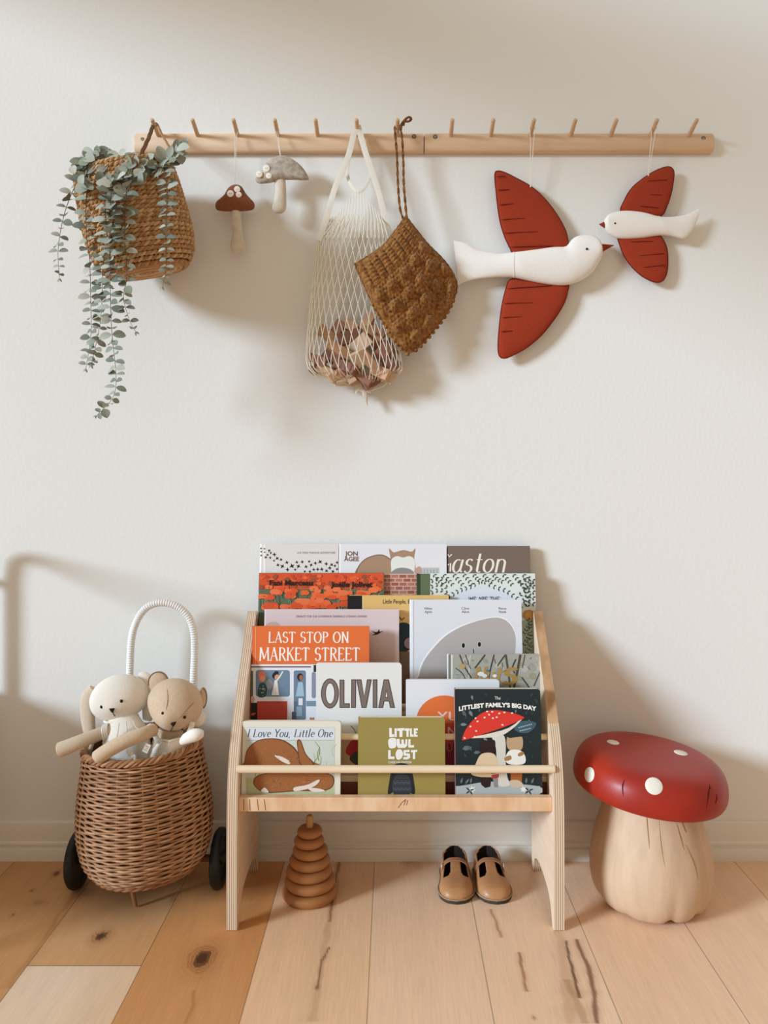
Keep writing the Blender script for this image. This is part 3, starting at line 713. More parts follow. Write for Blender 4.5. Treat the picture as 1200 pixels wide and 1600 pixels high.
outlined([(530.5, 1062), (538, 1062), (538, 1099), (546.5, 1099), (546.5, 1106), (530.5, 1106)])
outlined([(549, 1061.5), (556.5, 1061.5), (556, 1106), (548.5, 1106)])
outlined([(556.8, 1061.5), (564.5, 1061.5), (569, 1088), (573.5, 1061.5), (580.8, 1061.5), (572.5, 1106), (565, 1106)])
outlined([(582.5, 1061.5), (589.5, 1061.5), (589.5, 1106), (582.5, 1106)])
outlined([(599.5, 1061.5), (607.5, 1061.5), (617, 1106), (609.5, 1106), (607.5, 1096), (600.5, 1096), (598.5, 1106), (591, 1106)])
b.poly([(603.8, 1077), (606.2, 1090), (601.6, 1090)], '3B332F'); b.poly([(603.8, 1080.5), (605.2, 1089), (602.5, 1089)], 'E2E1DE')
b.rect(495.6, 1150, 627, 1212, 'B9967A'); b.smooth([(540, 1176), (548, 1158), (560, 1158), (566, 1180), (556, 1184)], 'A81F26', 4); b.smooth([(546, 1186), (556, 1174), (566, 1184), (560, 1196)], '3A3830', 4)
b.line([(548, 1134), (553, 1139), (556, 1145)], 1.2, '6B6460')
b.done()
b = book('white picture book with an orange disc and white letters, half hidden behind the dark book', 634.5, 780, 1062, .2135, .2856, .013, 'E2E2E6', lean=8, hard=False, rc=.006, pages='E9E6DF')
disc = oval_pts(694, 1128, 44, 41.5, 36)
b.poly([(x, y) for x, y in disc], 'E2733A')
b.poly([(x, max(1130, y)) for x, y in disc], 'CF4A34'); b.poly([(x, max(1152, y)) for x, y in disc], '8E1E30')
b.rect(640, 1162, 776, 1215, '84202E')
for tx, x0, x1, yb, yt in (('YU', 684, 716, 1125, 1112), ('N', 699, 713, 1148, 1136), ('U', 697, 708, 1173, 1161)): b.stroke_text(tx, x0, x1, yb, yt, 'EBC4B8' if tx != 'U' else 'B0606A', .15, .13)
b.done()
# front row
b = book('cream board book with a brown rabbit-coloured drawing and slate italic title', 379.5, 532.5, 1127, .2607, .2406, .015, 'E3DCCB', lean=7, hard=False, rc=.006, pages='E9E0CC')
b.rect(384, 1136, 523, 1246, 'C9CFC4'); b.rect(384.5, 1137, 522.5, 1157, 'D5D9DE'); b.rect(384.5, 1156.2, 522.5, 1157, '9AA39A')
b.rect(384.5, 1215, 522.5, 1246, 'B7BC94')
b.stroke_text('I Love You, Little One', 386, 519, 1151.5, 1139.5, '39434B', .13, .05, .07, .2, .07)
for i in range(34):
    x = RB.uniform(386, 521) if i % 3 else RB.uniform(492, 521); y = RB.uniform(1170, 1240); b.line([(x, y), (x + RB.uniform(-3, 3), y - 10), (x + RB.uniform(-8, 8), max(1158, y - RB.uniform(16, 26)))], (1.6, .5), RB.choice(['8C9A66', 'A5AF80', '6F8254', 'BCC29C']))
br, brd = '9C6238', '6B3E22'
b.smooth([(382, 1190), (386, 1172), (400, 1158), (420, 1153.5), (442, 1156), (460, 1168), (468, 1182), (462, 1186), (450, 1184), (488, 1190), (494, 1200), (382, 1200)], brd, 5)
b.smooth([(383, 1190), (387, 1173), (401, 1159), (420, 1155), (441, 1157.5), (458, 1169), (466, 1181), (461, 1185), (448, 1183), (486, 1190), (492, 1199), (383, 1199)], br, 5)
b.smooth([(464, 1158), (470, 1157), (478, 1178), (492, 1195), (470, 1196), (466, 1178)], brd, 4); b.smooth([(465.5, 1159.5), (469.5, 1158.5), (476.5, 1178), (489, 1194), (471, 1194), (467, 1178)], br, 4)
b.smooth([(429, 1180), (442, 1183), (453, 1190), (451, 1194), (438, 1188)], 'E6D8CC', 4)
b.smooth([(396, 1225), (402, 1212), (425, 1207), (465, 1206), (500, 1206), (520, 1212), (521, 1226), (512, 1234), (490, 1236), (465, 1236), (440, 1238), (412, 1238)], brd, 5)
b.smooth([(397.5, 1225), (403, 1213), (425, 1208), (465, 1207), (500, 1207), (518.5, 1213), (519.5, 1226), (511, 1232.5), (490, 1234.5), (465, 1234.5), (440, 1236.5), (412, 1236.5)], br, 5)
for i in range(160):
    x = RB.uniform(390, 512); y = RB.choice([RB.uniform(1163, 1198), RB.uniform(1211, 1232)])
    if (y < 1200 and abs(x - 425) < 36 - (1190 - y) * .2) or (y > 1205 and 402 < x): b.line([(x, y), (x + RB.uniform(1, 3), y + RB.uniform(-1.5, 1.5))], .7, RB.choice(['B57A48', '84502C', 'C08A58']))
b.smooth([(460, 1230), (480, 1226), (497, 1218), (499, 1221), (488, 1230), (462, 1236)], 'E2D2C4', 4); b.smooth([(408, 1236), (414, 1230), (420, 1238)], 'E2D2C4', 4); b.smooth([(482, 1231), (500, 1232), (508, 1236), (490, 1237)], 'E2D2C4', 4)
for i in range(16): b.rect(398 + i * 6, 1242.5, 401.5 + i * 6, 1244.5, '6E7466')
b.done()
b = book('olive green board book with chunky white capitals, front row middle', 560, 695, 1121, .2607, .2406, .016, '9A8949', lean=7, hard=False, rc=.006, pages='EAE2CF')
wt = 'EEEBE6'
def bars(*rs):
    for r_ in rs: b.poly(r_, wt)
def q4(x0, y0, x1, y1, sk=0): return [(x0, y0), (x1, y0), (x1 + sk, y1), (x0 + sk, y1)]
bars([(608, 1137.5), (612, 1137.5), (612.5, 1147.5), (616, 1147), (616, 1151.5), (608.5, 1152)], q4(616.5, 1138, 620, 1151.5), [(620.5, 1138), (632, 1137.5), (632, 1141), (629, 1141.5), (629, 1151.5), (624, 1151.5), (624, 1142), (620.5, 1142)], [(632.5, 1138), (640, 1138), (640, 1141.5), (638.5, 1142), (638.5, 1151), (635, 1151), (635, 1142), (632.5, 1142)], [(640.5, 1138), (643.5, 1138), (643.5, 1147.5), (646, 1147.5), (646, 1151), (640.5, 1151)],
     [(646.5, 1138), (653, 1138), (653, 1141.2), (649.8, 1141.2), (649.8, 1143.3), (652, 1143.3), (652, 1146), (649.8, 1146), (649.8, 1148), (652.5, 1148), (652.5, 1151), (646.5, 1151)])
b.smooth([(606.5, 1160), (608, 1154.5), (614, 1153), (619, 1155), (619, 1166), (615, 1169), (608.5, 1168.5)], wt, 4)
bars([(619.8, 1154.5), (624.5, 1154.5), (625, 1162.5), (627, 1162.5), (627, 1155.5), (631, 1155.5), (631.3, 1162.5), (633, 1162.5), (633.5, 1155), (636.5, 1155), (636.5, 1165), (633, 1168.5), (622, 1168.5), (620, 1165)], [(638, 1155), (641.5, 1155), (641.5, 1164.5), (647, 1164), (647, 1168), (638, 1168)])
bars([(606.5, 1172), (610.5, 1172), (610.5, 1182), (616.5, 1182), (616.5, 1186), (606.5, 1186)])
b.smooth([(618, 1178), (621, 1171.5), (626, 1171), (629.5, 1175), (629, 1182), (625, 1186.5), (620, 1186)], wt, 4)
bars([(630.5, 1172), (640, 1171.5), (640, 1175), (634, 1175.5), (634, 1177), (640.5, 1177.5), (641, 1184), (637, 1186.5), (630, 1186.5), (630, 1183), (636.5, 1182.5), (636.5, 1181), (630.5, 1180.5)], [(642, 1172), (652, 1171.5), (652, 1175), (648.8, 1175), (648.8, 1186), (645, 1186), (645, 1175.5), (642, 1175.5)])
b.type('CHRIS HAUGHTON', 606.5, 643, 1192.5, 1189.3, wt, .02)
b.smooth([(611, 1206), (615, 1196), (627, 1192), (640, 1196), (644, 1206), (648.5, 1236), (645, 1241), (640, 1238), (638, 1244), (618, 1244), (614, 1238), (608, 1241), (606, 1236)], '26282B', 4)
b.smooth([(616, 1214), (627, 1210), (639, 1214), (641, 1240), (615, 1240)], '3A3F45', 4)
for k_ in range(5): b.line([(615 + i * 3.2, 1218 + k_ * 5 + (1.2 if i % 2 else -1.2)) for i in range(9)], .9, '59606A' if k_ % 2 else '202225')
b.done()
b = book('dark green board book with a red mushroom on its cover, front row right', 710.5, 844, 1076.5, .2607, .2406, .019, '222B2D', lean=7, hard=False, rc=.007, pages='F0EAE0', spine='B9837A')
for i in range(60):
    x = RB.uniform(714, 840); y = RB.uniform(1082, 1225); b.leaf(x, y, RB.uniform(4, 9), RB.uniform(2.5, 4.5), RB.uniform(0, 360), RB.choice(['2B393C', '2F3F42', '273436', '34424A']))
for x, y, l_, a in [(722, 1110, 12, 55), (733, 1110, 11, 60), (737, 1086, 8, 80), (749, 1107, 6, 90), (719, 1132, 11, 0), (722, 1170, 16, -10), (731, 1165, 10, 50), (740, 1176, 11, -5), (755, 1152, 9, 40), (760, 1158, 9, 60), (806, 1108, 7, 95), (826, 1124, 6, 70)]:
    b.leaf(x, y, l_, l_ * .5, a, RB.choice(['5F6E70', '738084', '4E6064']))
b.smooth([(803, 1137), (812, 1128), (826, 1126), (838, 1130), (834, 1138), (824, 1145), (810, 1144)], '3E5A66', 4)
for (x0, y0, x1, y1) in [(810, 1137, 832, 1131), (812, 1142, 830, 1137.5)]:
    for i in range(7): b.line([(x0 + (x1 - x0) * i / 7, y0 + (y1 - y0) * i / 7), (x0 + (x1 - x0) * (i + .65) / 7, y0 + (y1 - y0) * (i + .65) / 7)], 1.5, 'A9C0C6')
b.type('The', 773, 782, 1093, 1088, 'DDDAD2', .01)
b.type("LITTLEST FAMILY'S BIG DAY", 717, 838, 1104.5, 1098, 'F0EDE6', .045, arch=.95)
b.rect(711.2, 1228, 843.4, 1246, 'A9B0B0'); b.smooth([(711.5, 1230), (730, 1226), (765, 1221), (800, 1224), (843, 1229), (843, 1240), (711.5, 1240)], 'A9B0B0', 4)
b.smooth([(768, 1150), (776, 1147), (786, 1148), (790, 1160), (790, 1190), (793, 1215), (797, 1226), (780, 1228), (776, 1210), (775, 1170)], 'D3CDC2', 4)
b.smooth([(730, 1153), (760, 1147), (795, 1137), (818, 1120), (806, 1134), (790, 1146), (780, 1150), (770, 1152)], 'DED4C6', 3)
b.smooth([(722, 1155), (727, 1141), (740, 1124), (757, 1112), (775, 1109.5), (798, 1113), (818, 1120), (815, 1124), (795, 1133), (770, 1142), (745, 1150), (727, 1156)], 'D8392E', 4)
for x, y in [(743, 1122), (746, 1127), (757, 1121), (764, 1116.5), (769, 1112), (761, 1111.5), (780, 1114.5), (788, 1113), (800, 1114), (770, 1122), (776, 1120.5), (744, 1142), (742, 1151), (726, 1153), (785, 1132.5), (735, 1135)]: b.oval(x, y, 1.7, 1.2, 'F1E4DC', RB.uniform(-40, 40), 8)
b.smooth([(750, 1161), (752, 1156), (762, 1157), (772, 1156), (774, 1164), (773, 1176), (766, 1180), (754, 1178), (750, 1171)], '2A1D1A', 4)
b.smooth([(752, 1178), (772, 1178), (778, 1196), (772, 1214), (752, 1214), (736, 1209), (742, 1196)], 'DCC3A0', 4)
b.poly([(748, 1214), (768, 1214), (766, 1229), (758, 1231), (752, 1226)], '2A1D1A'); b.poly([(768, 1206), (780, 1204), (779, 1215), (768, 1216)], 'B04038'); b.line([(768, 1210), (780, 1208)], 1, 'EADCD0'); b.poly([(770, 1216), (778, 1216), (778, 1230), (772, 1230)], '8A8684')
b.smooth([(792, 1152), (797, 1153), (811, 1151), (816, 1152), (817, 1164), (813, 1172), (798, 1172), (792, 1166)], 'BB9A78', 4)
b.smooth([(797, 1172), (812, 1172), (820, 1180), (820, 1192), (806, 1195), (792, 1192), (790, 1182)], 'EAE6DE', 4); b.smooth([(788, 1184), (797, 1180), (799, 1186), (790, 1189)], 'A87C4E', 3); b.smooth([(809, 1178), (816, 1174), (819, 1178), (811, 1182)], 'A87C4E', 3)
b.poly([(797, 1196), (817, 1196), (815, 1222), (798, 1222)], 'A8602C'); b.smooth([(796, 1220), (810, 1219), (818, 1228), (800, 1230)], 'C9B49C', 4)
for x, y in [(738, 1233), (818, 1233)]:
    for i in range(6): b.leaf(x, y, 6, 2.6, i * 60 + 15, 'E6E6DE')
    for i in range(4): b.leaf(x + (8 if x > 780 else -4), y + 2, 8, 2.6, i * 80 - 20, '2A3133')
for x in (720, 727, 735, 830, 822): b.leaf(x, 1224, 10, 4, -70 + RB.uniform(-30, 30), '66706E')
b.done()
# ------------------------------------------------------------------ peg rails
RAILS = [(208.5, 662, [247, 308.5, 371, 434, 496, 558.5, 621], [(222.5, 218), (647, 213)], 'left one of two beech peg rails, carrying the basket, net bag and felt mushrooms'),
         (663.5, 1116.5, [704.5, 767, 829, 892, 954.5, 1016.5, 1077], [(680, 213.5), (1099.5, 216)], 'right one of two beech peg rails, carrying the two fabric birds')]
PEG = {}
RZ0, RZ1 = P(0, 236, .02).z, P(0, 206.5, .02).z
for (x0, x1, pegs, screws, lab) in RAILS:
    X0, X1 = P(x0, 220, .02).x, P(x1, 220, .02).x
    r = thing('peg_rail', ((X0 + X1) / 2, 0, (RZ0 + RZ1) / 2), lab, 'peg rail', 'peg rails on the wall')
    zc, hz = (RZ0 + RZ1) / 2, (RZ1 - RZ0) / 2
    sec = [(0.0005, -hz)] + [(0.012 + 0.0095 * cos(t), hz * sin(t)) for t in [(-pi / 2) + pi * i / 14 for i in range(15)]] + [(0.0005, hz)]
    e0 = 0.006 if x0 < 300 else 0; e1 = 0.006 if x1 > 1000 else 0
    mb = MB(); rings = []
    for x, sc in ((X0, 0.9 if e0 else 1), (X0 + .004, 1), (X1 - .004, 1), (X1, .9 if e1 else 1)):
        rings.append([Vector((x, -a * (sc if a > .001 else 1), zc + z * sc)) for a, z in sec])
    mb.loft(rings, M_rail); mb.build('rail', r, angle=50)
    for px_ in pegs:
        b0 = P(px_, 211, .0205); b0.y = -0.0195
        tip = b0 + Vector((0.0, -0.049, 0.0155)); PEG[px_] = (b0, tip)
        mb = MB(); dirv = (tip - b0).normalized()
        mb.tube([b0, b0 + dirv * .02, tip - dirv * .003, tip - dirv * .0008, tip], [.0052, .0050, .0048, .004, .0025], M_peg, 16); mb.build('peg', r)
    for sx_, sy_ in screws:
        c = P(sx_, sy_, .0215); c.y = -.0208
        mb = MB(); mb.tube([c + Vector((0, .003, 0)), c + Vector((0, -.0004, 0))], .0052, mat('screw_hole', '4A3A2C', .7), 14); mb.tube([c, c + Vector((0, -.0010, 0))], .0036, mat('screw_steel', '8A857C', .35, .6), 12)
        mb.build('screw', r)
# ------------------------------------------------------------------ hanging seagrass basket
M_sea = [mat('seagrass_a', 'C79A6C', .8, .15, .35, 90, .3, 300), mat('seagrass_b', 'B98656', .8, .15, .35, 90, .3, 300), mat('seagrass_c', 'D4AE82', .8, .15, .3, 90, .3, 300)]
bc = P(232, 424, .115)
tilt = Matrix.Rotation(radians(-11.5), 4, 'Y') @ Matrix.Rotation(radians(9), 4, 'X')
bas = thing('hanging_basket', (bc.x, bc.y, bc.z), 'woven tan seagrass basket hanging tilted from the leftmost peg', 'basket')
def brad(t):  # radius along the axis 0..1
    tb = [(0, .088), (.04, .0965), (.10, .1045), (.2, .1105), (.33, .1135), (.5, .1135), (.7, .111), (.85, .108), (1, .1035)]
    for (a, r0), (b_, r1) in zip(tb, tb[1:]):
        if a <= t <= b_: return r0 + (r1 - r0) * (t - a) / (b_ - a)
    return tb[-1][1]
HB = 0.222
bpt = lambda r, th, z: bc + tilt @ Vector((r * cos(th), r * sin(th), z))
mb = MB()
rows = 24
RH = random.Random(5)
for i in range(rows):
    t = i / (rows - 1); r0 = brad(t); zz = 0.004 + t * (HB - .008)
    n = 150; pitch = 2 * pi / 32; ph = RH.uniform(0, 6)
    for st in (0, 1):
        pts = []
        for j in range(n):
            th = 2 * pi * j / n; a = (th / pitch) * 2 * pi + st * pi + ph; a = round(32) * th + st * pi + ph
            pts.append(bpt(r0 + .0026 * cos(a), th, zz + .0026 * sin(a)))
        mb.tube(pts,    .0034, M_sea[(i + st) % 3], 6, True)
mb.lathe([(.003, .004), (brad(0.02) - .003, .004), (brad(.5) - .004, HB / 2), (brad(1) - .004, HB - .004), (brad(1) - .010, HB - .004), (brad(.5) - .012, HB / 2), (.05, .012), (.003, .012)], bc, mat('seagrass_inner', '7A5636', .9, .1), 48, M=tilt)
for k in range(8):
    r0 = .004 + k * .0115; pts = [bpt(r0, 2 * pi * j / 40, 0.001) for j in range(40)]
    mb.tube(pts, .006, M_sea[k % 3], 6, True)
mb.build('basket_body', bas)
M_rope = mat('brown_rope', '7A5638', .85, .1, .3, 120)
peg1 = PEG[247][0].lerp(PEG[247][1], .45)
for (xa, ya, da, rr, mm) in ((219, 246, .20, .0042, M_rope), (267, 236, .19, .0026, mat('tan_rope', 'B08658', .85, .1, .3, 120))):
    e = P(xa, ya, da); e2 = P(xa - (3 if xa < 240 else -1), ya + 22, da + .02)
    path = spline([e2, e, e.lerp(peg1 + Vector((0, 0, .008)), .55) + Vector((0, 0, .003)), peg1 + Vector((-.004 if xa < 240 else .004, 0, .0088)), peg1 + Vector((.003 if xa < 240 else -.003, 0, .0085))], 10)
    mb = MB(); L = len(path)
    for st in range(3):
        pts = []
        for i, p in enumerate(path):
            a = i * .55 + st * 2 * pi / 3
            pts.append(p + Vector((cos(a) * rr * .6, sin(a) * rr * .5, sin(a) * rr * .25)))
        mb.tube(pts, rr * .62, mm, 7)
    mb.build('rope_handle', bas)
# ------------------------------------------------------------------ trailing eucalyptus
M_leaf = [mat('leaf_a', '949789', .75, .12), mat('leaf_b', 'A5A798', .75, .12), mat('leaf_c', '7E8376', .75, .12), mat('leaf_d', 'B4B4A4', .75, .12), mat('leaf_e', '8B8F7C', .75, .12)]
M_stem = mat('plant_stem', '6B5A48', .8, .1)
RL = random.Random(11)
def leaf_mesh(mb, base, direc, nrm, ln, wd, m):
    direc = direc.normalized(); sd_ = direc.cross(nrm).normalized(); nr = sd_.cross(direc).normalized()
    rows_ = []
    for i, t in enumerate((0, .12, .3, .5, .7, .88, 1)):
        wv = (0.08, .55, .92, 1, .88, .55, .06)[i] * wd / 2
        cup = .16 * ln * (t - .3) ** 2
        c = base + direc * ln * t - nr * cup
        rows_.append([c - sd_ * wv + nr * wv * .25, c, c + sd_ * wv + nr * wv * .25])
    mb.sheet(rows_, m)
pl = thing('trailing_eucalyptus', P(190, 285, .17), 'grey-green trailing eucalyptus plant spilling out of the hanging basket', 'plant')
VINES = [([(205, 275, .19), (160, 258, .2), (132, 268, .2), (114, 298, .195), (99, 340, .19), (91, 390, .18), (93, 435, .175)], 17, 19),
         ([(200, 280, .2), (160, 278, .23), (137, 296, .235), (135, 366, .225), (140, 405, .22), (142, 476, .21), (142, 525, .2), (134, 576, .19)], 26, 19),
         ([(205, 285, .2), (178, 288, .25), (164, 310, .262), (167, 369, .255), (161, 415, .24), (159, 476, .225), (155, 513, .215), (143, 570, .2)], 25, 18),
         ([(210, 285, .2), (186, 280, .255), (174, 300, .268), (172, 354, .262), (172, 445, .25), (175, 522, .235), (181, 583, .225), (177, 620, .22), (151, 649, .21)], 33, 20),
         ([(215, 280, .2), (202, 284, .25), (197, 304, .262), (195, 366, .262), (198, 433, .255), (193, 464, .245), (202, 500, .235), (212, 518, .23)], 20, 19),
         ([(240, 270, .2), (253, 262, .245), (261, 295, .252), (259, 366, .258), (260, 415, .25), (254, 447, .245)], 21, 17)]
for path, nn, size in VINES:
    nn = int(nn * 1.3); size *= 1.22
    pts = spline([P(*q) for q in path], 10); q = resample(pts, nn * 3)
    mb = MB(); mb.tube(q, [.0011 - .0007 * i / len(q) for i in range(len(q))], M_stem, 6); st = mb.build('vine_stem', pl)
    ml = MB()
    for i in range(nn):
        if i == 0: continue
        k = int(i * (len(q) - 1) / nn) + 1; p = q[min(k, len(q) - 1)]; tg = (q[min(k + 1, len(q) - 1)] - q[k - 1]).normalized()
        t = i / nn; ln = size / S(.22) * (1.08 - .5 * t) * RL.uniform(.72, 1.12)
        a0 = RL.uniform(-.45, .45) + (i % 2) * (pi / 2) * RL.uniform(.35, 1)
        for sgn in (0, pi):
            a = a0 + sgn
            out = Vector((cos(a), -sin(a) * .8, 0)); out = (out - tg * out.dot(tg)).normalized()
            dv = (out + Vector((0, 0, RL.uniform(-.15, .3))) + tg * RL.uniform(-.1, .35)).normalized()
            nv = Vector((RL.uniform(-.5, .5), -.8 + RL.uniform(-.5, .3), .65))
            leaf_mesh(ml, p + out * .001, dv, nv, ln, ln * RL.uniform(.62, .85), RL.choice(M_leaf))
    for k in (-.5, .5):
        leaf_mesh(ml, q[-1], (tg + Vector((k, 0, .1))), Vector((0, -.8, .4)), .009, .004, M_leaf[0])
    ml.build('vine_leaves', st)
mb = MB(); ms_ = MB()
for i in range(165):
    if i < 137:
        x = RL.uniform(110, 222); u = (x - 110) / 110; y = 277 - 36 * sin(pi * min(1, u * .62 + .2)) + RL.uniform(-8, 52) * (.95 if x < 195 else .5); d = .222 + .028 * RL.random() + .014 * min(1, max(0, (y - 250) / 40))
    else:
        x = RL.uniform(216, 284); y = 262 - (x - 216) * .36 + RL.uniform(-8, 14); d = RL.uniform(.19, .235)
    p = P(x, y, d); a = RL.uniform(0, 2 * pi); ln = RL.uniform(13, 23) / S(.22)
    dv = Vector((cos(a), -.35, sin(a) * .8)); leaf_mesh(mb, p - dv * ln * .4, dv, Vector((RL.uniform(-.5, .5), -.8, RL.uniform(.0, .8))), ln, ln * RL.uniform(.7, .95), RL.choice(M_leaf))
for (x, y, l_, a) in [(262, 246, 18, 60), (270, 240, 16, 70), (276, 236, 18, 80), (280, 232, 18, 35), (283, 240, 14, -20), (256, 250, 22, 110), (250, 262, 24, 190), (287, 228, 13, 60)]:
    p = P(x, y, .215); dv = Vector((cos(radians(a)), -.3, sin(radians(a)))); leaf_mesh(mb, p, dv, Vector((.2, -.9, .3)), l_ / S(.215), .7 * l_ / S(.215), RL.choice(M_leaf))
mb.build('crown_leaves', pl)
# ------------------------------------------------------------------ felt mushroom ornaments
M_felt_b = mat('felt_brown', '8E5638', .95, .05, .2, 140, .5, 500, sheen=.3); M_felt_g = mat('felt_grey', 'C4B6A5', .95, .05, .4, 110, .5, 500, col2='978A7C', sheen=.3)
M_felt_w = mat('felt_cream', 'DCCFBB', .95, .05, .15, 90, .5, 400, sheen=.3); M_button = mat('cream_button', 'EFE6D8', .6, .2)
def ornament(name, lab, peg, cap, stem_u, stem_l, d, mcap, buttons, top, loops=True):
    o = thing(name, P(top[0], top[1], d), lab, 'ornament', 'felt mushroom ornaments')
    mb = MB(); sweep(mb, stem_u, stem_l, d, lambda t, h: min(.0085, .95 * h), M_felt_w, 24, 18); mb.build('stem', o)
    mb = MB(); puff(mb, cap, d + .004, .012, mcap, 60, 12); mb.build('cap', o)
    for (x, y, r) in buttons:
        c = P(x, y, d + .0155); mb = MB(); rr = r / S(d + .015)
        mb.tube([c + Vector((0, .004, 0)), c + Vector((0, -.0002, 0)), c + Vector((0, -.0006, 0))], [rr, rr, rr * .85], M_button, 18)
        for k in range(2): mb.ball(c + Vector(((k - .5) * rr * .5, -.0006, 0)), rr * .12, M_felt_g, 6)
        mb.build('button', o)
    b0 = PEG[peg][0].lerp(PEG[peg][1], .35); tp = P(top[0], top[1], d + .003)
    mb = MB(); mb.tube([tp + Vector((0, 0, -.006)), tp, tp.lerp(b0, .9) + Vector((-.002, 0, 0)), b0 + Vector((-.0055, 0, 0)), b0 + Vector((0, 0, .0058)), b0 + Vector((.0055, 0, 0)), tp.lerp(b0, .9) + Vector((.002, 0, 0)), tp + Vector((.0006, 0, 0))], .0007, M_string, 6)
    mb.build('hanging_string', o)
ornament('felt_mushroom', 'small brown felt mushroom with three cream buttons hanging on a string', 371,
         [(337, 325), (337.5, 316), (345, 309), (351, 303), (357, 293), (367, 288), (377, 291), (384, 302), (390, 309), (397, 317), (397.5, 325), (391, 329), (368, 330.5), (343, 329.5)],
         [(360.5, 328), (362, 345), (363, 365), (360, 382), (362, 393), (370, 396.5)], [(376.5, 328), (377.5, 345), (379.5, 365), (383, 384), (381, 394), (373, 396.8)], .035, M_felt_b,
         [(360, 302.5, 5.4), (370.5, 295.5, 4.8), (373, 304, 4.6)], (366.5, 289))
ornament('felt_mushroom', 'grey felt mushroom with a lopsided cap and three buttons at its left', 434,
         [(399, 282), (400, 277), (407, 268), (415, 256), (427, 246), (440, 243), (452, 246), (466, 255), (476, 266), (483, 279), (479, 281.5), (460, 281), (440, 281.5), (420, 286), (405, 287)],
         [(428, 280), (430, 295), (428, 312), (425, 325), (428, 331), (432, 333)], [(446, 279), (447, 295), (447.5, 312), (447, 325), (444, 331), (438, 333.5)], .042, M_felt_g,
         [(416, 263, 5.6), (405, 272, 5), (420, 274.5, 4.4)], (438, 244))
# ------------------------------------------------------------------ net bag with wooden blocks
M_net = mat('ecru_cotton', 'E9DFCC', .9, .05); M_strap = mat('cotton_webbing', 'E8E0D2', .9, .05, .06, 200, .4, 700)
bag = thing('net_bag', P(553, 600, .06), 'cream string net shopping bag filled with wooden blocks, hanging from a peg', 'bag')
edges = [(330, 517, 601), (365, 500, 607), (380, 496, 609), (420, 491, 610), (460, 486, 612), (500, 482, 615), (530, 479.5, 621), (560, 477.5, 628), (575, 481, 629), (590, 495, 622), (602, 535, 597), (606, 556, 574)]
def bag_edge(y):
    for (a, l0, r0), (b_, l1, r1) in zip(edges, edges[1:]):
        if a <= y <= b_: t = (y - a) / (b_ - a); return l0 + (l1 - l0) * t, r0 + (r1 - r0) * t
    return edges[-1][1:]
def bag_pt(u, y):
    l_, r_ = bag_edge(y); t = max(0, min(1, (y - 330) / 250)); dep = .011 + .018 * t
    if y > 580: dep *= max(.15, 1 - (y - 580) / 30)
    dc = .022 + dep + .004
    a = 2 * pi * u; x = (l_ + r_) / 2 + (r_ - l_) / 2 * cos(a)
    yy = y + (6 * sin(x * .11) + 5 * sin(x * .23 + 1)) * max(0, (y - 560) / 46)
    p = P(x, yy, dc); p.y -= dep * sin(a); return p
NC = 36; mb = MB()
ys_ = [340]; step = 17
while ys_[-1] < 602: ys_.append(ys_[-1] + step); step = min(25, step + .9)
for i in range(NC):
    for sg in (1, -1):
        pts = []
        for k in range((len(ys_) - 1) * 4 + 1):
            t = k / 4; j = min(len(ys_) - 2, int(t)); y = ys_[j] + (ys_[j + 1] - ys_[j]) * (t - j)
            zig = (abs((t % 2) - 1)) * .5
            u = (i + sg * zig) / NC
            pts.append(bag_pt(u, y))
        mb.tube(pts, .00085, M_net, 5)
for k in range(2):
    mb.tube([bag_pt(j / 48, 603 + k * 2) for j in range(48)], .0010, M_net, 5, True)
mb.build('net', bag)
pk = PEG[558.5][0].lerp(PEG[558.5][1], .4)
def ribbon(pts, wpx, d, th=.0012, name='strap'):
    mb = MB(); pts3 = spline([P(x, y, dd) for x, y, dd in pts], 8); rings = []
    L = len(pts3)
    for i, p in enumerate(pts3):
        t = (pts3[min(L - 1, i + 1)] - pts3[max(0, i - 1)]).normalized(); sd_ = t.cross(Vector((0, -1, 0)))
        sd_ = sd_.normalized() if sd_.length > .05 else Vector((1, 0, 0))
        nn_ = sd_.cross(t).normalized(); wv = wpx / S(d) / 2
        rings.append([p + sd_ * wv + nn_ * th * .5, p + nn_ * th, p - sd_ * wv + nn_ * th * .5, p - sd_ * wv - nn_ * th * .5, p - nn_ * th, p + sd_ * wv - nn_ * th * .5])
    mb.loft(rings, M_strap); return mb.build(name, bag)
ribbon([(559, 196, .046), (553, 210, .043), (546, 238, .05), (537, 262, .055), (524, 292, .056), (513, 330, .056), (505, 355, .054), (498, 376, .05)], 9, .05)
ribbon([(559, 196, .046), (563, 210, .043), (570, 235, .05), (579, 262, .055), (589, 292, .056), (598, 325, .056), (604, 350, .054), (608, 372, .05)], 9, .05)
ribbon([(556, 198, .030), (551, 225, .032), (545, 252, .036), (543, 272, .042), (549, 290, .052), (560, 300, .056), (571, 291, .052), (579, 272, .042), (575, 250, .036), (567, 222, .032), (560, 198, .030)], 5, .04, name='neck_band')
mb = MB()
for i in range(17):   # gathered cords below the neck
    u = i / 16; x0 = 520 + 80 * u; ytop = 300 + 40 * abs(2 * u - 1) ** 1.3 - 2
    xa = 502 + 104 * u
    mb.tube([P(x0 * .85 + 560 * .15, ytop, .056), P(x0, (ytop + 360) / 2, .062), P(xa, 372, .060 + .01 * sin(pi * u))], .0010, M_net, 5)
mb.build('gathered_cords', bag)
M_blk = [mat('block_a', 'B58B6A', .6, .3, .15, 30), mat('block_b', '9C705A', .6, .3, .15, 30), mat('block_c', 'C79C78', .6, .3, .15, 30), mat('block_d', '8A5E4C', .6, .3, .15, 30), mat('block_e', 'D2B59A', .6, .3, .12, 30)]
RK = random.Random(21)
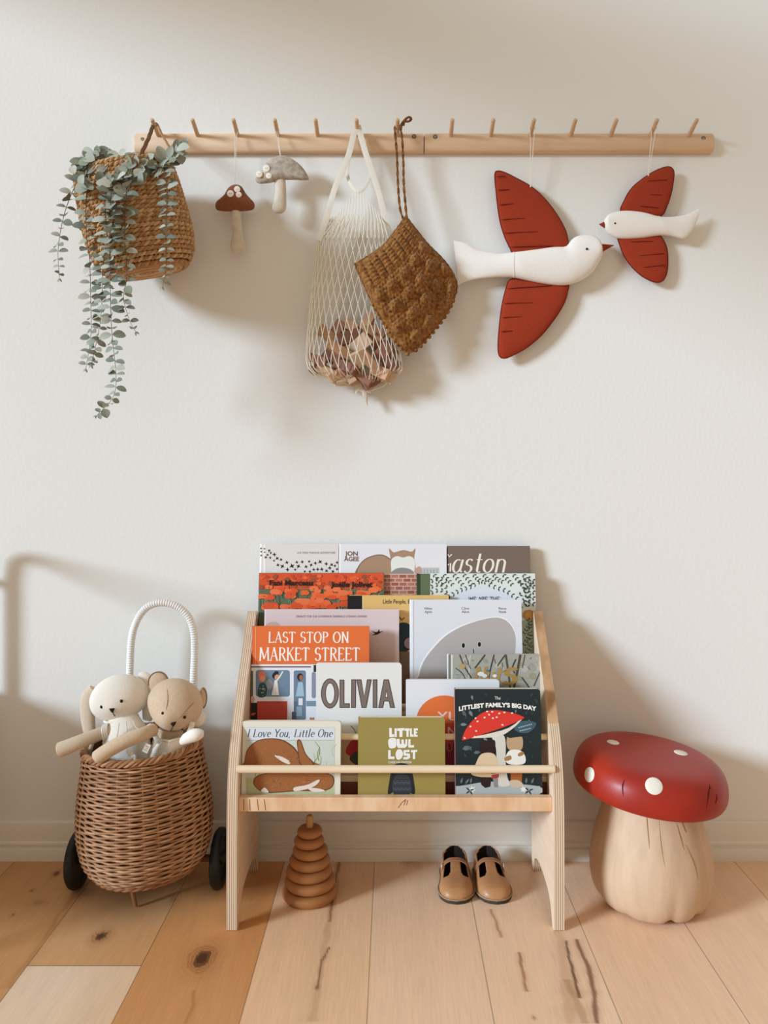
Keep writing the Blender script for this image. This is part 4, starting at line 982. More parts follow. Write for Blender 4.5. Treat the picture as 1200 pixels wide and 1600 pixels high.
BL = [(510, 522, .075, 30, 15, -35), (496, 562, .085, 30, 14, -20), (530, 548, .09, 42, 15, -25), (545, 526, .07, 36, 18, 20), (566, 536, .085, 30, 22, 40), (585, 520, .068, 34, 20, -35), (600, 548, .08, 30, 20, 50), (512, 580, .082, 36, 14, -25),
      (540, 574, .10, 40, 16, -28), (562, 560, .105, 26, 24, 25), (580, 566, .10, 40, 16, -50), (566, 590, .09, 34, 15, -35), (594, 582, .092, 32, 18, -25), (612, 570, .078, 24, 18, -20), (536, 592, .075, 28, 14, 20), (605, 525, .06, 26, 16, 60), (528, 514, .058, 26, 16, 60), (575, 503, .06, 30, 14, 60), (520, 560, .06, 34, 16, -30), (552, 545, .055, 36, 18, 15), (610, 560, .055, 30, 16, 70), (590, 535, .06, 30, 18, -60), (527, 585, .09, 30, 14, 35), (580, 598, .075, 26, 14, 30), (606, 588, .07, 24, 14, -40), (550, 590, .085, 22, 14, -60), (494, 575, .065, 20, 13, 50), (548, 510, .055, 24, 15, -30)]
for i, (x, y, d, l_, h_, a) in enumerate(BL):
    d = .026 + (d - .05) * .5; c = P(x, y, d + .008); s_ = S(d); mb = MB()
    Mx = Matrix.Rotation(radians(-a), 4, 'Y') @ Matrix.Rotation(RK.uniform(-.4, .4), 4, 'X') @ Matrix.Rotation(RK.uniform(-.5, .5), 4, 'Z')
    hx, hz_, hy = l_ / s_ / 2, h_ / s_ / 2, min(h_, 13) / s_ / 2
    mb.box((-hx, -hy, -hz_), (hx, hy, hz_), M_blk[i % 5], .0012)
    for k in range(len(mb.v)): mb.v[k] = Mx @ mb.v[k] + c
    o = mb.build('wooden_block', None, smooth=False)
    tag(o, 'small bare wooden block among the jumbled blocks inside the net bag', 'block', 'wooden blocks in the net bag')
# ------------------------------------------------------------------ crochet bonnet
def yarn(name, c1, c2, c3):
    m = mat(name, c1, .95, .05, .4, 420, .6, 900, col2=c2, sheen=.2); return m
M_yarn = mat('mustard_yarn', 'AA763C', .95, .05, .4, 160, .8, 700, col2='62391A', sheen=.2)
M_yarn2 = mat('mustard_cord', '9A6834', .95, .05, .4, 160, .8, 700, col2='5E3718', sheen=.2)
bon = thing('crochet_bonnet', P(634, 450, .05), 'mustard brown crochet baby bonnet hanging by its drawstring cord', 'bonnet')
E_AB = spline([(629, 340), (614, 362), (598, 383), (575, 400), (554, 413)], 8)
E_AD = spline([(634, 338), (648, 356), (668, 381), (691, 404), (706, 424), (713, 440)], 8)
E_BC = spline([(554, 413), (572, 453), (588, 485), (612, 525), (625, 542), (637, 553)], 8)
E_DC = spline([(713, 440), (713, 457), (700, 487), (678, 518), (655, 543), (640, 553)], 8)
NU, NV = 150, 150
AB, DC = resample(E_AB, NU + 1), resample(E_DC, NU + 1); AD, BC = resample(E_AD, NV + 1), resample(E_BC, NV + 1)
def bon_xy(i, j):
    u, v = i / NU, j / NV
    return AB[i] * (1 - v) + DC[i] * v + AD[j] * (1 - u) + BC[j] * u - (AB[0] * (1 - u) * (1 - v) + AB[-1] * u * (1 - v) + DC[0] * (1 - u) * v + DC[-1] * u * v)
grid = []; back = []
for i in range(NU + 1):
    row = []; rb = []
    for j in range(NV + 1):
        u, v = i / NU, j / NV; q = bon_xy(i, j)
        e = max(0, 16 * u * (1 - u) * v * (1 - v)) ** .5; th = .024 * e
        edge = min(1, 12 * min(u, 1 - u, v, 1 - v))
        if v < .30:
            ph = (u * 9) % 1; dsp = .0068 * (abs(sin(pi * ph)) ** .6 - .6) + .0010 * sin(v * 2 * pi * 26)
            if v > .27: dsp *= .3
        else:
            rw = (v - .30) / .70 * 17; st = u * 24 + (int(rw) % 2) * .5
            dsp = .0018 * (abs(sin(pi * rw)) ** .6 - .5) + .0010 * sin(2 * pi * st) * abs(sin(pi * rw))
            bu, bv = (u * 5.0 + (.5 if int((v - .30) / .70 * 4) % 2 else 0)), (v - .30) / .70 * 4
            r2 = ((bu % 1) - .5) ** 2 + ((bv % 1) - .5) ** 2
            if r2 < .12: dsp += .0115 * (1 - r2 / .12) ** .7
            dsp -= .015 * exp(-(((q.x - 686) / 15) ** 2 + ((q.y - 462) / 24) ** 2))
        dq = .050 + .046 * max(0, min(1, (700 - q.x) / 120)); p = P(q.x, q.y, dq); p.y -= th + dsp * edge; row.append(p)
        pb = P(q.x, q.y, dq - .002); pb.y += .3 * th; rb.append(pb)
    grid.append(row); back.append(rb)
mb = MB(); mb.sheet(grid, M_yarn); mb.sheet(back, M_yarn)
rim_pts = [grid[i][0] for i in range(0, NU + 1, 2)] + [grid[NU][j] for j in range(0, NV + 1, 2)] + [grid[i][NV] for i in range(NU, -1, -2)] + [grid[0][j] for j in range(NV, -1, -2)]
mb.build('bonnet_body', bon, angle=80)
mb = MB(); rl = resample(rim_pts, 420, True)
mb.tube([p + Vector((0, .001 * sin(i * .9), 0)) for i, p in enumerate(rl)], [.0024 + .0006 * sin(i * .9) for i in range(420)], M_yarn, 7, True)
for i in range(12):   # bobbles standing out along the lower edges
    q = BC[int(NV * (.42 + .05 * i))] if i < 11 else BC[-1]; p = P(q.x, q.y, .050 + .046 * max(0, min(1, (700 - q.x) / 120))); mb.ball(p, .0052, M_yarn, 10)
for i in range(11):
    q = DC[int(NU * (.22 + .07 * i))]; p = P(q.x, q.y, .050 + .046 * max(0, min(1, (700 - q.x) / 120))); mb.ball(p, .0050, M_yarn, 10)
mb.build('crochet_edging', bon)
pk2 = PEG[621][0].lerp(PEG[621][1], .45)
mb = MB()
def cord(mb, path, r=.0026, m=M_yarn2):
    q = resample(spline(path, 10), 90)
    for st in range(2): mb.tube([p + Vector((cos(i * .75 + st * pi), sin(i * .75 + st * pi) * .8, 0)) * r * .55 for i, p in enumerate(q)], r * .75, m, 6)
ap = P(630, 342, .078)
cord(mb, [ap, P(625, 325, .074), P(622, 290, .066), P(620, 240, .05), P(617, 205, .05), pk2 + Vector((-.005, 0, .003)), pk2 + Vector((-.001, 0, .0075)), pk2 + Vector((.005, 0, .004)), P(628, 215, .05), P(630, 250, .05), P(631, 290, .064), P(634, 325, .072), P(636, 345, .076)])
cord(mb, [P(626, 203, .054), P(628, 194, .056), P(634, 186, .057), P(640, 183, .057), P(642, 187, .058), P(637, 190, .058), P(632, 189, .058), P(630, 196, .058)], .0028)
mb.build('drawstring', bon)
# ------------------------------------------------------------------ fabric birds
M_lin = mat('white_linen', 'EFE8E0', .95, .05, .05, 250, .35, 800); M_rust = mat('rust_linen', '9E3A23', .95, .05, .12, 260, .35, 900, sheen=.1); M_rustd = mat('rust_seam', '6A2216', .95, .05)
def bird(lab, up, lo, wings, beak, eye, eye_r, creases, strings, peg, th, d, tailseam):
    allx = [p[0] for p in up]; o = thing('fabric_bird', P(sum(allx) / len(allx), up[len(up) // 2][1] + 10, d), lab, 'toy bird', 'fabric birds on the right rail')
    for wpts, cr in zip(wings, creases):
        mb = MB(); puff(mb, wpts, d - .006, .0075, M_rust, 80, 12, power=3); wo = mb.build('wing', o)
        mb = MB(); out = resample(spline(wpts, 6, True), 90, True); mb.tube([P(q.x, q.y, d - .006) for q in out], .0012, M_rustd, 6, True); mb.build('seam_piping', wo)
        for (x0, y0, x1, y1) in cr:
            mb = MB(); mb.tube([P(x0 + (x1 - x0) * t, y0 + (y1 - y0) * t, d + .0013 - .001 * (abs(2 * t - 1) > .9)) for t in (0, .1, .3, .5, .7, .9, 1)], [.0004, .0008, .0009, .0009, .0009, .0008, .0004], M_rustd, 6); mb.build('quilting_stitch', wo)
    mb = MB(); sweep(mb, up, lo, d, th, M_lin, 56, 24); mb.build('body', o)
    sx0_, sya, syb = tailseam; mb = MB(); hh_ = (P(sx0_, sya, d) - P(sx0_, syb, d)).length / 2; cm = (P(sx0_, sya, d) + P(sx0_, syb, d)) / 2
    tt = min(th(.36 if hh_ > .02 else .34, hh_), .02)
    mb.tube([cm + Vector((.0012 * sin(3 * a_), -tt * 1.0 * sin(a_), hh_ * cos(a_))) for a_ in [pi * i / 20 for i in range(21)]], .0006, mat('linen_seam', 'CFC4B6', .95, .05), 6); mb.build('tail_seam', o)
    mb = MB(); n = 14
    c = (Vector(beak[0]) + Vector(beak[2])) / 2; tipv = P(beak[1][0], beak[1][1], d)
    A, B = P(*beak[0], d), P(*beak[2], d); cc = (A + B) / 2; hh = (A - B) / 2
    mb.loft([[cc.lerp(tipv, t) + (hh * cos(2 * pi * j / n) + Vector((0, -.006 * sin(2 * pi * j / n), 0))) * (1 - t * .95) for j in range(n)] for t in (0, .5, 1)], mat('beak_felt', '8A3A28', .9, .05)); mb.build('beak', o)
    e = P(eye[0], eye[1], d + eye[2]); mb = MB(); mb.ball(e, eye_r, mat('eye_bead', '141414', .25, .5), 12); mb.build('eye', o)
    b0 = PEG[peg][0].lerp(PEG[peg][1], .5); mb = MB(); sx_, sy_ = strings
    e1 = P(sx_, sy_, d - .004)
    mb.tube([e1 + Vector((-.0008, 0, -.004)), e1 + Vector((-.001, 0, 0)), e1.lerp(b0, .75) + Vector((-.003, 0, 0)), b0 + Vector((-.0062, 0, -.002)), b0 + Vector((-.003, 0, .0058)), b0 + Vector((.003, 0, .0058)), b0 + Vector((.0062, 0, -.002)), e1.lerp(b0, .75) + Vector((.004, 0, 0)), e1 + Vector((.001, 0, 0)), e1 + Vector((.0008, 0, -.004))], .0008, M_string, 6)
    mb.build('hanging_string', o)
bird('larger white and rust fabric bird flying to the right',
     [(709, 376), (728, 380), (748, 390), (776, 396), (790, 395.5), (804, 394), (836, 390), (865, 386), (884, 385), (891, 377), (899, 370), (910, 367.2), (922, 367.5), (932, 371), (938, 379), (941, 388)],
     [(716, 446), (722, 442), (744, 436), (776, 433), (790, 433), (804, 434), (836, 441), (860, 445), (878, 446), (890, 444.5), (902, 441), (915, 434), (927, 424), (935, 412), (940, 401), (941.5, 391)],
     [[(773, 272), (778, 267), (790, 270), (808, 279), (829, 291), (848, 307), (866, 329), (880, 352), (886.5, 370), (885, 390), (850, 400), (806, 398), (796, 386), (787, 366), (780, 340), (775, 300)],
      [(799, 436), (830, 438), (884, 440), (886.5, 458), (880, 477), (866, 499), (846, 524), (822, 544), (800, 556), (788, 560), (780, 556), (778, 540), (780, 510), (784, 478), (791, 449)]],
     [(937.5, 381), (959.5, 383), (941.5, 393.5)], (917, 389, .0192), .0030,
     [[(776, 276, 790, 275), (777, 297, 797, 296), (779, 320, 804, 318), (782, 343, 824, 341), (787, 364, 844, 362), (793, 386, 864, 384)],
      [(790, 451, 864, 446), (787, 474, 836, 473), (784, 496, 818, 495), (782, 518, 802, 517)]],
     (829, 290), 829, lambda t, h: min(.0195, .82 * h) * (.22 + .78 * max(0, min(1, (t - .02) / .38)) ** 1.3), .030, (802, 394, 434))
bird('smaller white and rust fabric bird flying to the left',
     [(1092, 326), (1084, 330), (1074, 335), (1057, 338), (1040, 339), (1027, 338), (1005, 332), (985, 329.5), (972, 329.5), (962, 331), (951, 335), (945, 342), (943, 349)],
     [(1092, 336), (1087, 350), (1079, 364), (1068, 373), (1048, 369), (1031, 368), (1005, 371.5), (985, 373), (971, 373), (962, 371.5), (952, 366), (946, 358), (943, 351)],
     [[(971, 331), (976, 312), (987, 294), (1003, 280), (1020, 269), (1036, 262), (1047, 261), (1053, 268), (1052, 285), (1048, 305), (1041, 325), (1033, 337), (1005, 338)],
      [(967, 366), (969, 385), (978, 405), (992, 422), (1007, 434), (1024, 441), (1036, 438.5), (1042.5, 424), (1043.5, 400), (1040, 382), (1028, 366), (1000, 364)]],
     [(944.5, 346), (936, 350.5), (944.5, 356.5)], (961, 349, .0128), .0025,
     [[(1012, 283, 1043, 281), (1014, 304, 1035, 305), (1000, 322, 1030, 325)], [(985, 378, 1022, 377), (997, 400, 1038, 396), (1006, 418, 1040, 414)]],
     (1013, 273), 1016.5, lambda t, h: min(.0135, .82 * h) * (.22 + .78 * max(0, min(1, (t - .02) / .38)) ** 1.3), .028, (1029, 338, 368))
# ------------------------------------------------------------------ wicker cart
M_wick = [mat('wicker_a', 'B08059', .55, .3, .25, 60), mat('wicker_b', '9A6841', .55, .3, .25, 60), mat('wicker_c', 'C2946C', .55, .3, .25, 60)]
cc = Vector((-0.5335, -0.170, 0.0)); CT = Matrix.Rotation(radians(-2.0), 4, 'Y')
cart = thing('wicker_cart', (cc.x, cc.y, 0), 'brown wicker doll trolley on two black wheels with an arched white handle', 'toy cart')
def crad(z):
    t = (z - .078) / .257
    return spline_r(t)
_cr = [(0, .110), (.05, .124), (.15, .1335), (.3, .1395), (.42, .1400), (.55, .1375), (.7, .1325), (.85, .1262), (1, .1215)]
def spline_r(t):
    t = max(0, min(1, t))
    for (a, r0), (b_, r1) in zip(_cr, _cr[1:]):
        if a <= t <= b_: return r0 + (r1 - r0) * (t - a) / (b_ - a)
    return _cr[-1][1]
cpt = lambda r, th, z: cc + CT @ Vector((r * cos(th), r * sin(th), z))
mb = MB(); NS = 32; rows = 46; RWK = random.Random(9)
for i in range(rows):
    z = .081 + (.250) * i / (rows - 1); r0 = crad(z); n = NS * 4; pts = []
    sag = RWK.uniform(-.0006, .0006)
    for j in range(n):
        th = 2 * pi * j / n
        pts.append(cpt(r0 + .0027 * cos(NS / 2 * th + pi * i), th, z + sag + .0005 * sin(3 * th + i)))
    mb.tube(pts, .00240, M_wick[RWK.choice((0, 0, 1, 2))], 6, True)
for k in range(NS):
    th = 2 * pi * (k + .5) / NS
    mb.tube([cpt(crad(.079 + .256 * q / 8) - .0004, th, .079 + .256 * q / 8) for q in range(9)], .0020, M_wick[1], 6)
mb.build('basket_weave', cart)
mb = MB(); mb.lathe([(.004, .0805), (crad(.081) - .005, .0805), (crad(.12) - .0045, .12), (crad(.2) - .0045, .2), (crad(.33) - .0045, .33), (crad(.33) - .008, .33), (crad(.2) - .009, .2), (crad(.12) - .009, .12), (.09, .088), (.004, .088)], cc, mat('wicker_lining', '5A3A26', .9, .1), 60, M=CT); mb.build('basket_lining', cart)
mb = MB()
for st in range(4):
    pts = []
    for j in range(220):
        th = 2 * pi * j / 220; a = 15 * th + st * pi / 2
        pts.append(cpt(crad(.335) + .0045 * cos(a), th, .3365 + .0050 * sin(a)))
    mb.tube(pts, .0034, M_wick[st % 3], 6, True)
mb.build('braided_rim', cart)
mb = MB()
for st in range(3):
    mb.tube([cpt(.111 + .003 * cos(12 * t + st * 2.1), t, .0775 + .003 * sin(12 * t + st * 2.1)) for t in [2 * pi * j / 160 for j in range(160)]], .003, M_wick[1], 6, True)
mb.build('base_braid', cart)
# handle
hz = .63; HX0, HX1, HD = P(203, 1050, .075).x, P(304, 1050, .075).x, .075
hp = [P(200, 1200, .075), P(201.5, 1110, .075), P(203, 1050, .075), P(205.5, 1000, .075), P(213, 972, .075), P(226, 952, .075), P(243, 943, .075), P(262, 942.5, .075), P(281, 950, .075), P(296, 966, .075), P(303, 990, .075), P(304, 1020, .075), P(302.5, 1060, .075), P(301, 1120, .075), P(300, 1200, .075)]
q = resample(spline(hp, 10), 900)
M_wrap = mat('white_wrap', 'EDEBE8', .5, .3)
mb = MB(); mb.tube(q, [.0070 + .0018 * abs(sin(i * pi / 6.0)) ** .6 for i in range(900)], M_wrap, 12); mb.build('arched_handle', cart, angle=80)
M_tyre = mat('black_wheel', '1B1E1F', .5, .35); M_axle = mat('axle_wood', '6E4630', .6, .3)
for wx in (-.703, -.388):
    c = Vector((wx, -.128, .0645)); RY = Matrix.Rotation(pi / 2, 4, 'Y')
    mb = MB(); mb.lathe([(.004, -.004), (.046, -.005), (.048, -.010), (.058, -.0105), (.0632, -.006), (.0645, 0), (.0632, .006), (.058, .0105), (.048, .010), (.046, .005), (.004, .004)], c, M_tyre, 48, M=RY); wo = mb.build('wheel', cart)
    mb = MB(); mb.lathe([(.001, -.012), (.011, -.012), (.013, -.008), (.013, .008), (.011, .012), (.001, .012)], c, M_black, 24, M=RY); mb.build('hub_cap', wo)
mb = MB(); mb.tube([(-.70, -.128, .0645), (-.39, -.128, .0645)], .008, M_axle, 14); mb.build('axle', cart)
mb = MB(); e = P(212, 1416, .21); mb.tube([P(203, 1372, .205), P(207, 1394, .206), Vector((e.x, e.y, .003))], [.0055, .005, .0042], M_wick[1], 10); mb.build('foot_peg', cart)
# ------------------------------------------------------------------ plush toys in the cart
M_plw = mat('plush_cream', 'F2E9DD', .95, .05, .06, 200, .4, 600, sheen=.2); M_plt = mat('plush_tan', 'D2B89C', .95, .05, .10, 200, .4, 600, sheen=.2); M_plo = mat('plush_oat', 'D6C2AA', .95, .05, .08, 200, .4, 600, sheen=.2)
M_cl = mat('cream_jersey', 'F2EBDF', .9, .05, .05, 150, .3, 500); M_seam = mat('seam_thread', '8A735C', .9, .05)
def soft(mb, c, rx, ry, rz, m, rot=0, fn=None, n=28): mb.ball(c, (rx, ry, rz), m, n, Matrix.Rotation(radians(rot), 4, 'Y'), fn)
def surf(cx, cy, d, x, y, rx, rz, ry, rot, extra=0.0):
    """point on a head ellipsoid in front of pixel x,y"""
    c = P(cx, cy, d); p = P(x, y, d); v = p - c; a = radians(rot)
    lx = v.x * cos(a) - v.z * sin(a); lz = v.x * sin(a) + v.z * cos(a)
    k = max(0, 1 - (lx / rx) ** 2 - (lz / rz) ** 2)
    return Vector((p.x, -d - ry * sqrt(k) - extra, p.z))
def face(o, H, eyes, nose, mouth, seams):
    cx, cy, d, rx, rz, ry, rot = H
    for x, y in eyes:
        mb = MB(); p = surf(cx, cy, d, x, y, rx, rz, ry, rot, 0.0012); mb.ball(p, (.0034, .0024, .0036), M_thread, 10); mb.build('eye', o)
    x, y = nose; p = surf(cx, cy, d, x, y, rx, rz, ry, rot, .0046); mb = MB()
    mb.loft([[p + Vector((sx_ * k, dy, sz * k)) for sx_, sz in ((-.0062, .0040), (0, .0052), (.0066, .0050), (.0045, -.0008), (.0008, -.0058), (-.0036, -.001))] for k, dy in ((.9, .008), (1, .0015), (.85, -.0008), (.4, -.0018))], M_thread); mb.build('nose', o)
    mb = MB(); mb.tube([surf(cx, cy, d, a, b_, rx, rz, ry, rot, .0040 if i < len(mouth) - 1 else .0015) for i, (a, b_) in enumerate(mouth)], .0008, M_thread, 6); mb.build('mouth_stitch', o)
    for s_ in seams:
        pts = resample(spline([(a, b_) for a, b_ in s_], 6), 24); mb = MB(); mb.tube([surf(cx, cy, d, q.x, q.y, rx, rz, ry, rot, .0003) for q in pts], .0006, M_seam, 6); mb.build('seam', o)
# bunny
bun = thing('plush_bunny', P(190, 1170, .18), 'cream plush bunny with long hanging ear, sitting left in the wicker cart', 'plush toy')
Hb = (186, 1089.5, .185, .0655, .0485, .046, 14)
cx, cy, d, rx, rz, ry, rot = Hb
def bunfn(q):
    s_ = 1 + .10 * max(0, -q.z) - .06 * max(0, q.z) ** 2
    v = Vector((q.x * s_, q.y, q.z))
    mz = exp(-((q.x) ** 2 + (q.z + .18) ** 2) / .10)
    if q.y < 0: v.y -= .10 * mz
    return v
mb = MB(); soft(mb, P(cx, cy, d), rx * .965, ry, rz, M_plw, -rot, bunfn, 40); mb.build('head', bun)
face(bun, Hb, [(170.5, 1095), (201, 1086)], (187.5, 1099), [(188.5, 1101), (189.5, 1106), (190, 1110)], [[(212, 1058), (205, 1064), (203, 1074), (205, 1082)]])
mb = MB(); pts = [P(x, y, .160 - .01 * i) for i, (x, y) in enumerate([(146, 1076), (138, 1088), (136.5, 1110), (139, 1140), (142, 1162)])]
mb.tube(spline(pts, 6), [.006 + .012 * sin(pi * min(1, i / 24 * .8 + .1)) for i in range(25)], M_plo, 14, flat=.45); mb.build('hanging_ear', bun)
mb = MB(); pts = spline([P(x, y, .205) for x, y in [(147, 1150), (143, 1165), (137, 1182), (131, 1194)]], 6)
mb.tube(pts, [.0045] * len(pts), M_plo, 10, flat=.6); mb.build('ribbon_tail', bun)
mb = MB(); pts = spline([P(x, y, .165) for x, y in [(216, 1058), (226, 1062), (233, 1078), (234, 1104), (230, 1125)]], 6)
mb.tube(pts, [.010 + .010 * sin(pi * i / (len(pts) - 1)) for i in range(len(pts))], M_plw, 14, flat=.5); mb.build('folded_ear', bun)
mb = MB(); pts = spline([P(x, y, dd) for x, y, dd in [(190, 1119, .19), (193, 1135, .20), (197, 1155, .205), (200, 1190, .2), (202, 1240, .19)]], 6)
L = len(pts); mb.tube(pts, [.030 + .020 * min(1, i / L * 2.2) for i in range(L)], M_cl, 24, flat=.72); mb.build('romper', bun)
mb = MB(); mb.tube([P(190, 1122, .19) + Vector((.0345 * cos(t), -.026 * sin(t) - .002, .004 * cos(t))) for t in [2 * pi * i / 40 for i in range(40)]], .0028, M_cl, 8, True); mb.build('collar', bun)
mb = MB(); pts = spline([P(x, y, dd) for x, y, dd in [(170, 1142, .215), (150, 1149, .23), (125, 1159, .245), (103, 1168, .25), (95, 1171, .25), (90.5, 1172.5, .25)]], 6); L = len(pts)
mb.tube(pts, [.0125 + .003 * min(1, i / L * 1.6) for i in range(L - 5)] + [.0150, .0135, .011, .007, .002], M_plo, 18); mb.build('arm', bun)
for k in range(3):
    mb = MB(); c0 = P(164 + k * 3.0, 1144.5 - k * 1.2, .2185 - .002 * k); mb.tube([c0 + Vector((-.003 * sin(t) * .6, .0158 * cos(t), .0165 * sin(t))) for t in [2 * pi * i / 24 for i in range(24)]], .0022, M_cl, 7, True); mb.build('sleeve_cuff', bun)
for pts in ([(186, 1130), (184, 1145), (180, 1160)], [(197, 1128), (198, 1142), (194, 1158)], [(208, 1126), (212, 1136), (219, 1140)]):
    mb = MB(); mb.tube(spline([P(x, y, .243) for x, y in pts], 5), .0012, M_cl, 6); mb.build('romper_fold', bun)
mb = MB()
mb.tube(spline([P(x, y, .272) for x, y in [(199, 1172), (203, 1180), (207, 1174), (205, 1184), (210, 1180), (211, 1188)]], 5), .0026, M_cl, 8); mb.build('drawstring', bun)
# bear
ber = thing('plush_bear', P(275, 1175, .2), 'tan plush bear in cream overalls, sitting right in the wicker cart', 'plush toy')
Hr = (273.5, 1101, .21, .0590, .0545, .050, -18)
cx, cy, d, rx, rz, ry, rot = Hr
def berfn(q):
    s_ = 1 - .22 * max(0, -q.z) ** 1.5 + .04 * q.z
    v = Vector((q.x * s_, q.y, q.z)); mz = exp(-((q.x) ** 2 + (q.z + .38) ** 2) / .09)
    if q.y < 0: v.y -= .14 * mz
    return v
mb = MB(); soft(mb, P(cx, cy, d), rx, ry, rz, M_plt, -rot, berfn, 40); mb.build('head', ber)
face(ber, Hr, [(265.5, 1103), (296.5, 1111)], (280, 1120.5), [(280, 1124), (277, 1129), (272.5, 1136)], [[(261, 1063), (269, 1072), (272, 1086), (271, 1098), (276, 1112), (279, 1118)], [(282, 1117), (291, 1110), (300, 1100), (308, 1092)], [(245, 1138), (255, 1137), (262, 1140), (272, 1142)]])
for (x, y, r_, dd, rt) in ((248, 1066, .0225, .20, 0), (317.5, 1090, .021, .195, 0)):
    mb = MB(); c = P(x, y, dd); w_ = 1.0 if x < 300 else .42
    mb.ball(c, (r_ * w_, .009, r_ * 1.08), M_plt, 20); eo = mb.build('ear', ber)
    mb = MB(); mb.tube([c + Vector((r_ * w_ * .95 * cos(t), -.004, r_ * 1.02 * sin(t))) for t in [radians(a_) for a_ in (range(-20, 205, 12) if x < 300 else range(-80, 100, 12))]], .0012, M_seam, 6); mb.build('ear_seam', eo)
mb = MB(); pts = spline([P(x, y, dd) for x, y, dd in [(266, 1140, .200), (264, 1155, .202), (262, 1185, .202), (260, 1240, .19)]], 6); L = len(pts)
mb.tube(pts, [.026 + .010 * min(1, i / L * 2.4) for i in range(L)], M_plt, 24, flat=.62); mb.build('torso', ber)
mb = MB(); rows_ = []
for y, xl, xr in ((1155, 246, 292), (1159, 243, 294), (1170, 236, 297), (1184, 230, 298), (1200, 226, 299), (1225, 226, 298)):
    row = []
    for t in [i / 14 for i in range(15)]:
        p = P(xl + (xr - xl) * t, y + (3 * sin(pi * t) if y < 1157 else 0), .212 + .034 * sin(pi * t))
        p.y = max(p.y, -(.17 + sqrt(max(0, .111 ** 2 - (p.x + .546) ** 2)))); row.append(p)
    rows_.append(row)
mb.sheet(rows_, M_cl); mb.sheet([[p + Vector((0, .004, 0)) for p in r_] for r_ in rows_], M_cl); mb.tube(rows_[0], .0028, M_cl, 8); mb.tube([r_[0] for r_ in rows_], .0026, M_cl, 8); mb.tube([r_[-1] for r_ in rows_], .0026, M_cl, 8)
mb.build('overalls_bib', ber)
for pts in ([(232, 1132), (238, 1142), (246, 1156), (248, 1160)], [(301, 1128), (297, 1142), (292, 1152), (290, 1158)]):
    mb = MB(); mb.tube(spline([P(x, y, .232 - .002 * i) for i, (x, y) in enumerate(pts)], 6), .0058, M_cl, 10, flat=.5); mb.build('overalls_strap', ber)
mb = MB(); c = P(229, 1169, .268); mb.box((-.0060, -.0008, -.0095), (.0060, .0008, .0095), mat('label_white', 'F2EEE8', .8), .0003)
Mx = Matrix.Rotation(radians(25), 4, 'Y')
for k in range(len(mb.v)): mb.v[k] = Mx @ mb.v[k] + c
for k in range(3): mb.tube([c + Mx @ Vector((-.003 + .002 * (k % 2), -.001, .004 - k * .004)), c + Mx @ Vector((.003, -.001, .004 - k * .004))], .0006, M_seam, 5)
mb.build('fabric_label', ber)
mb = MB(); pts = spline([P(x, y, dd) for x, y, dd in [(240, 1140, .235), (222, 1148, .262), (200, 1156, .275), (178, 1167, .283), (160, 1178, .288), (153, 1182.5, .288), (148.5, 1186, .288)]], 6); L = len(pts)
mb.tube(pts, [.0130 + .002 * sin(pi * i / L) for i in range(L - 6)] + [.0142, .0135, .0120, .010, .006, .002], M_plt, 18); mb.build('arm', ber)
mb = MB(); pts = spline([P(x, y, dd) for x, y, dd in [(284, 1160, .265), (291, 1154, .275), (303, 1149, .28), (312, 1147, .28), (318, 1146.5, .278)]], 6); L = len(pts)
mb.tube(pts, [.004 + .009 * sin(pi * min(1, i / (L - 1) * .9 + .05)) for i in range(L)], M_plw, 16); o = mb.build('paw', ber); o['label'] = 'cream paw'
mb = MB(); mb.ball(P(308, 1122, .17), (.020, .016, .018), M_plw, 18); mb.build('scarf_fold', ber)
# ------------------------------------------------------------------ wooden ring stacker
M_ring = mat('ring_wood', 'B27848', .5, .35, .14, 14, 0, 60, (1, 1, 9), coat=.15); M_pin = mat('pin_wood', 'C99A64', .5, .3, .12, 20)
sx0 = P(484, 1400, .165).x; st_o = thing('ring_stacker', (sx0, -.165, 0), 'honey brown wooden ring stacking toy on the floor under the shelf', 'stacking toy')
zz = 0.0
for i, (rr, hh) in enumerate([(.0610, .0232), (.0555, .0225), (.0500, .0220), (.0445, .0215), (.0385, .0210), (.0330, .0205), (.0275, .0200)]):
    a = hh / 2; prof = [(.0085, zz)] + [(rr - a * 1.05 + a * 1.05 * cos(t), zz + a + a * sin(t)) for t in [-pi / 2 + pi * k / 10 for k in range(11)]] + [(.0085, zz + hh)]
    mb = MB(); mb.lathe(prof, (sx0 + (.0015 * sin(i * 2.1)), -.165, 0), M_ring, 48, caps=False); mb.build('ring', st_o, angle=60); zz += hh + .0002
mb = MB(); mb.lathe([(.0078, 0), (.0078, zz + .018), (.0075, zz + .0215), (.0055, zz + .025), (.001, zz + .0262)], (sx0, -.165, 0), M_pin, 24); mb.build('centre_pin', st_o)
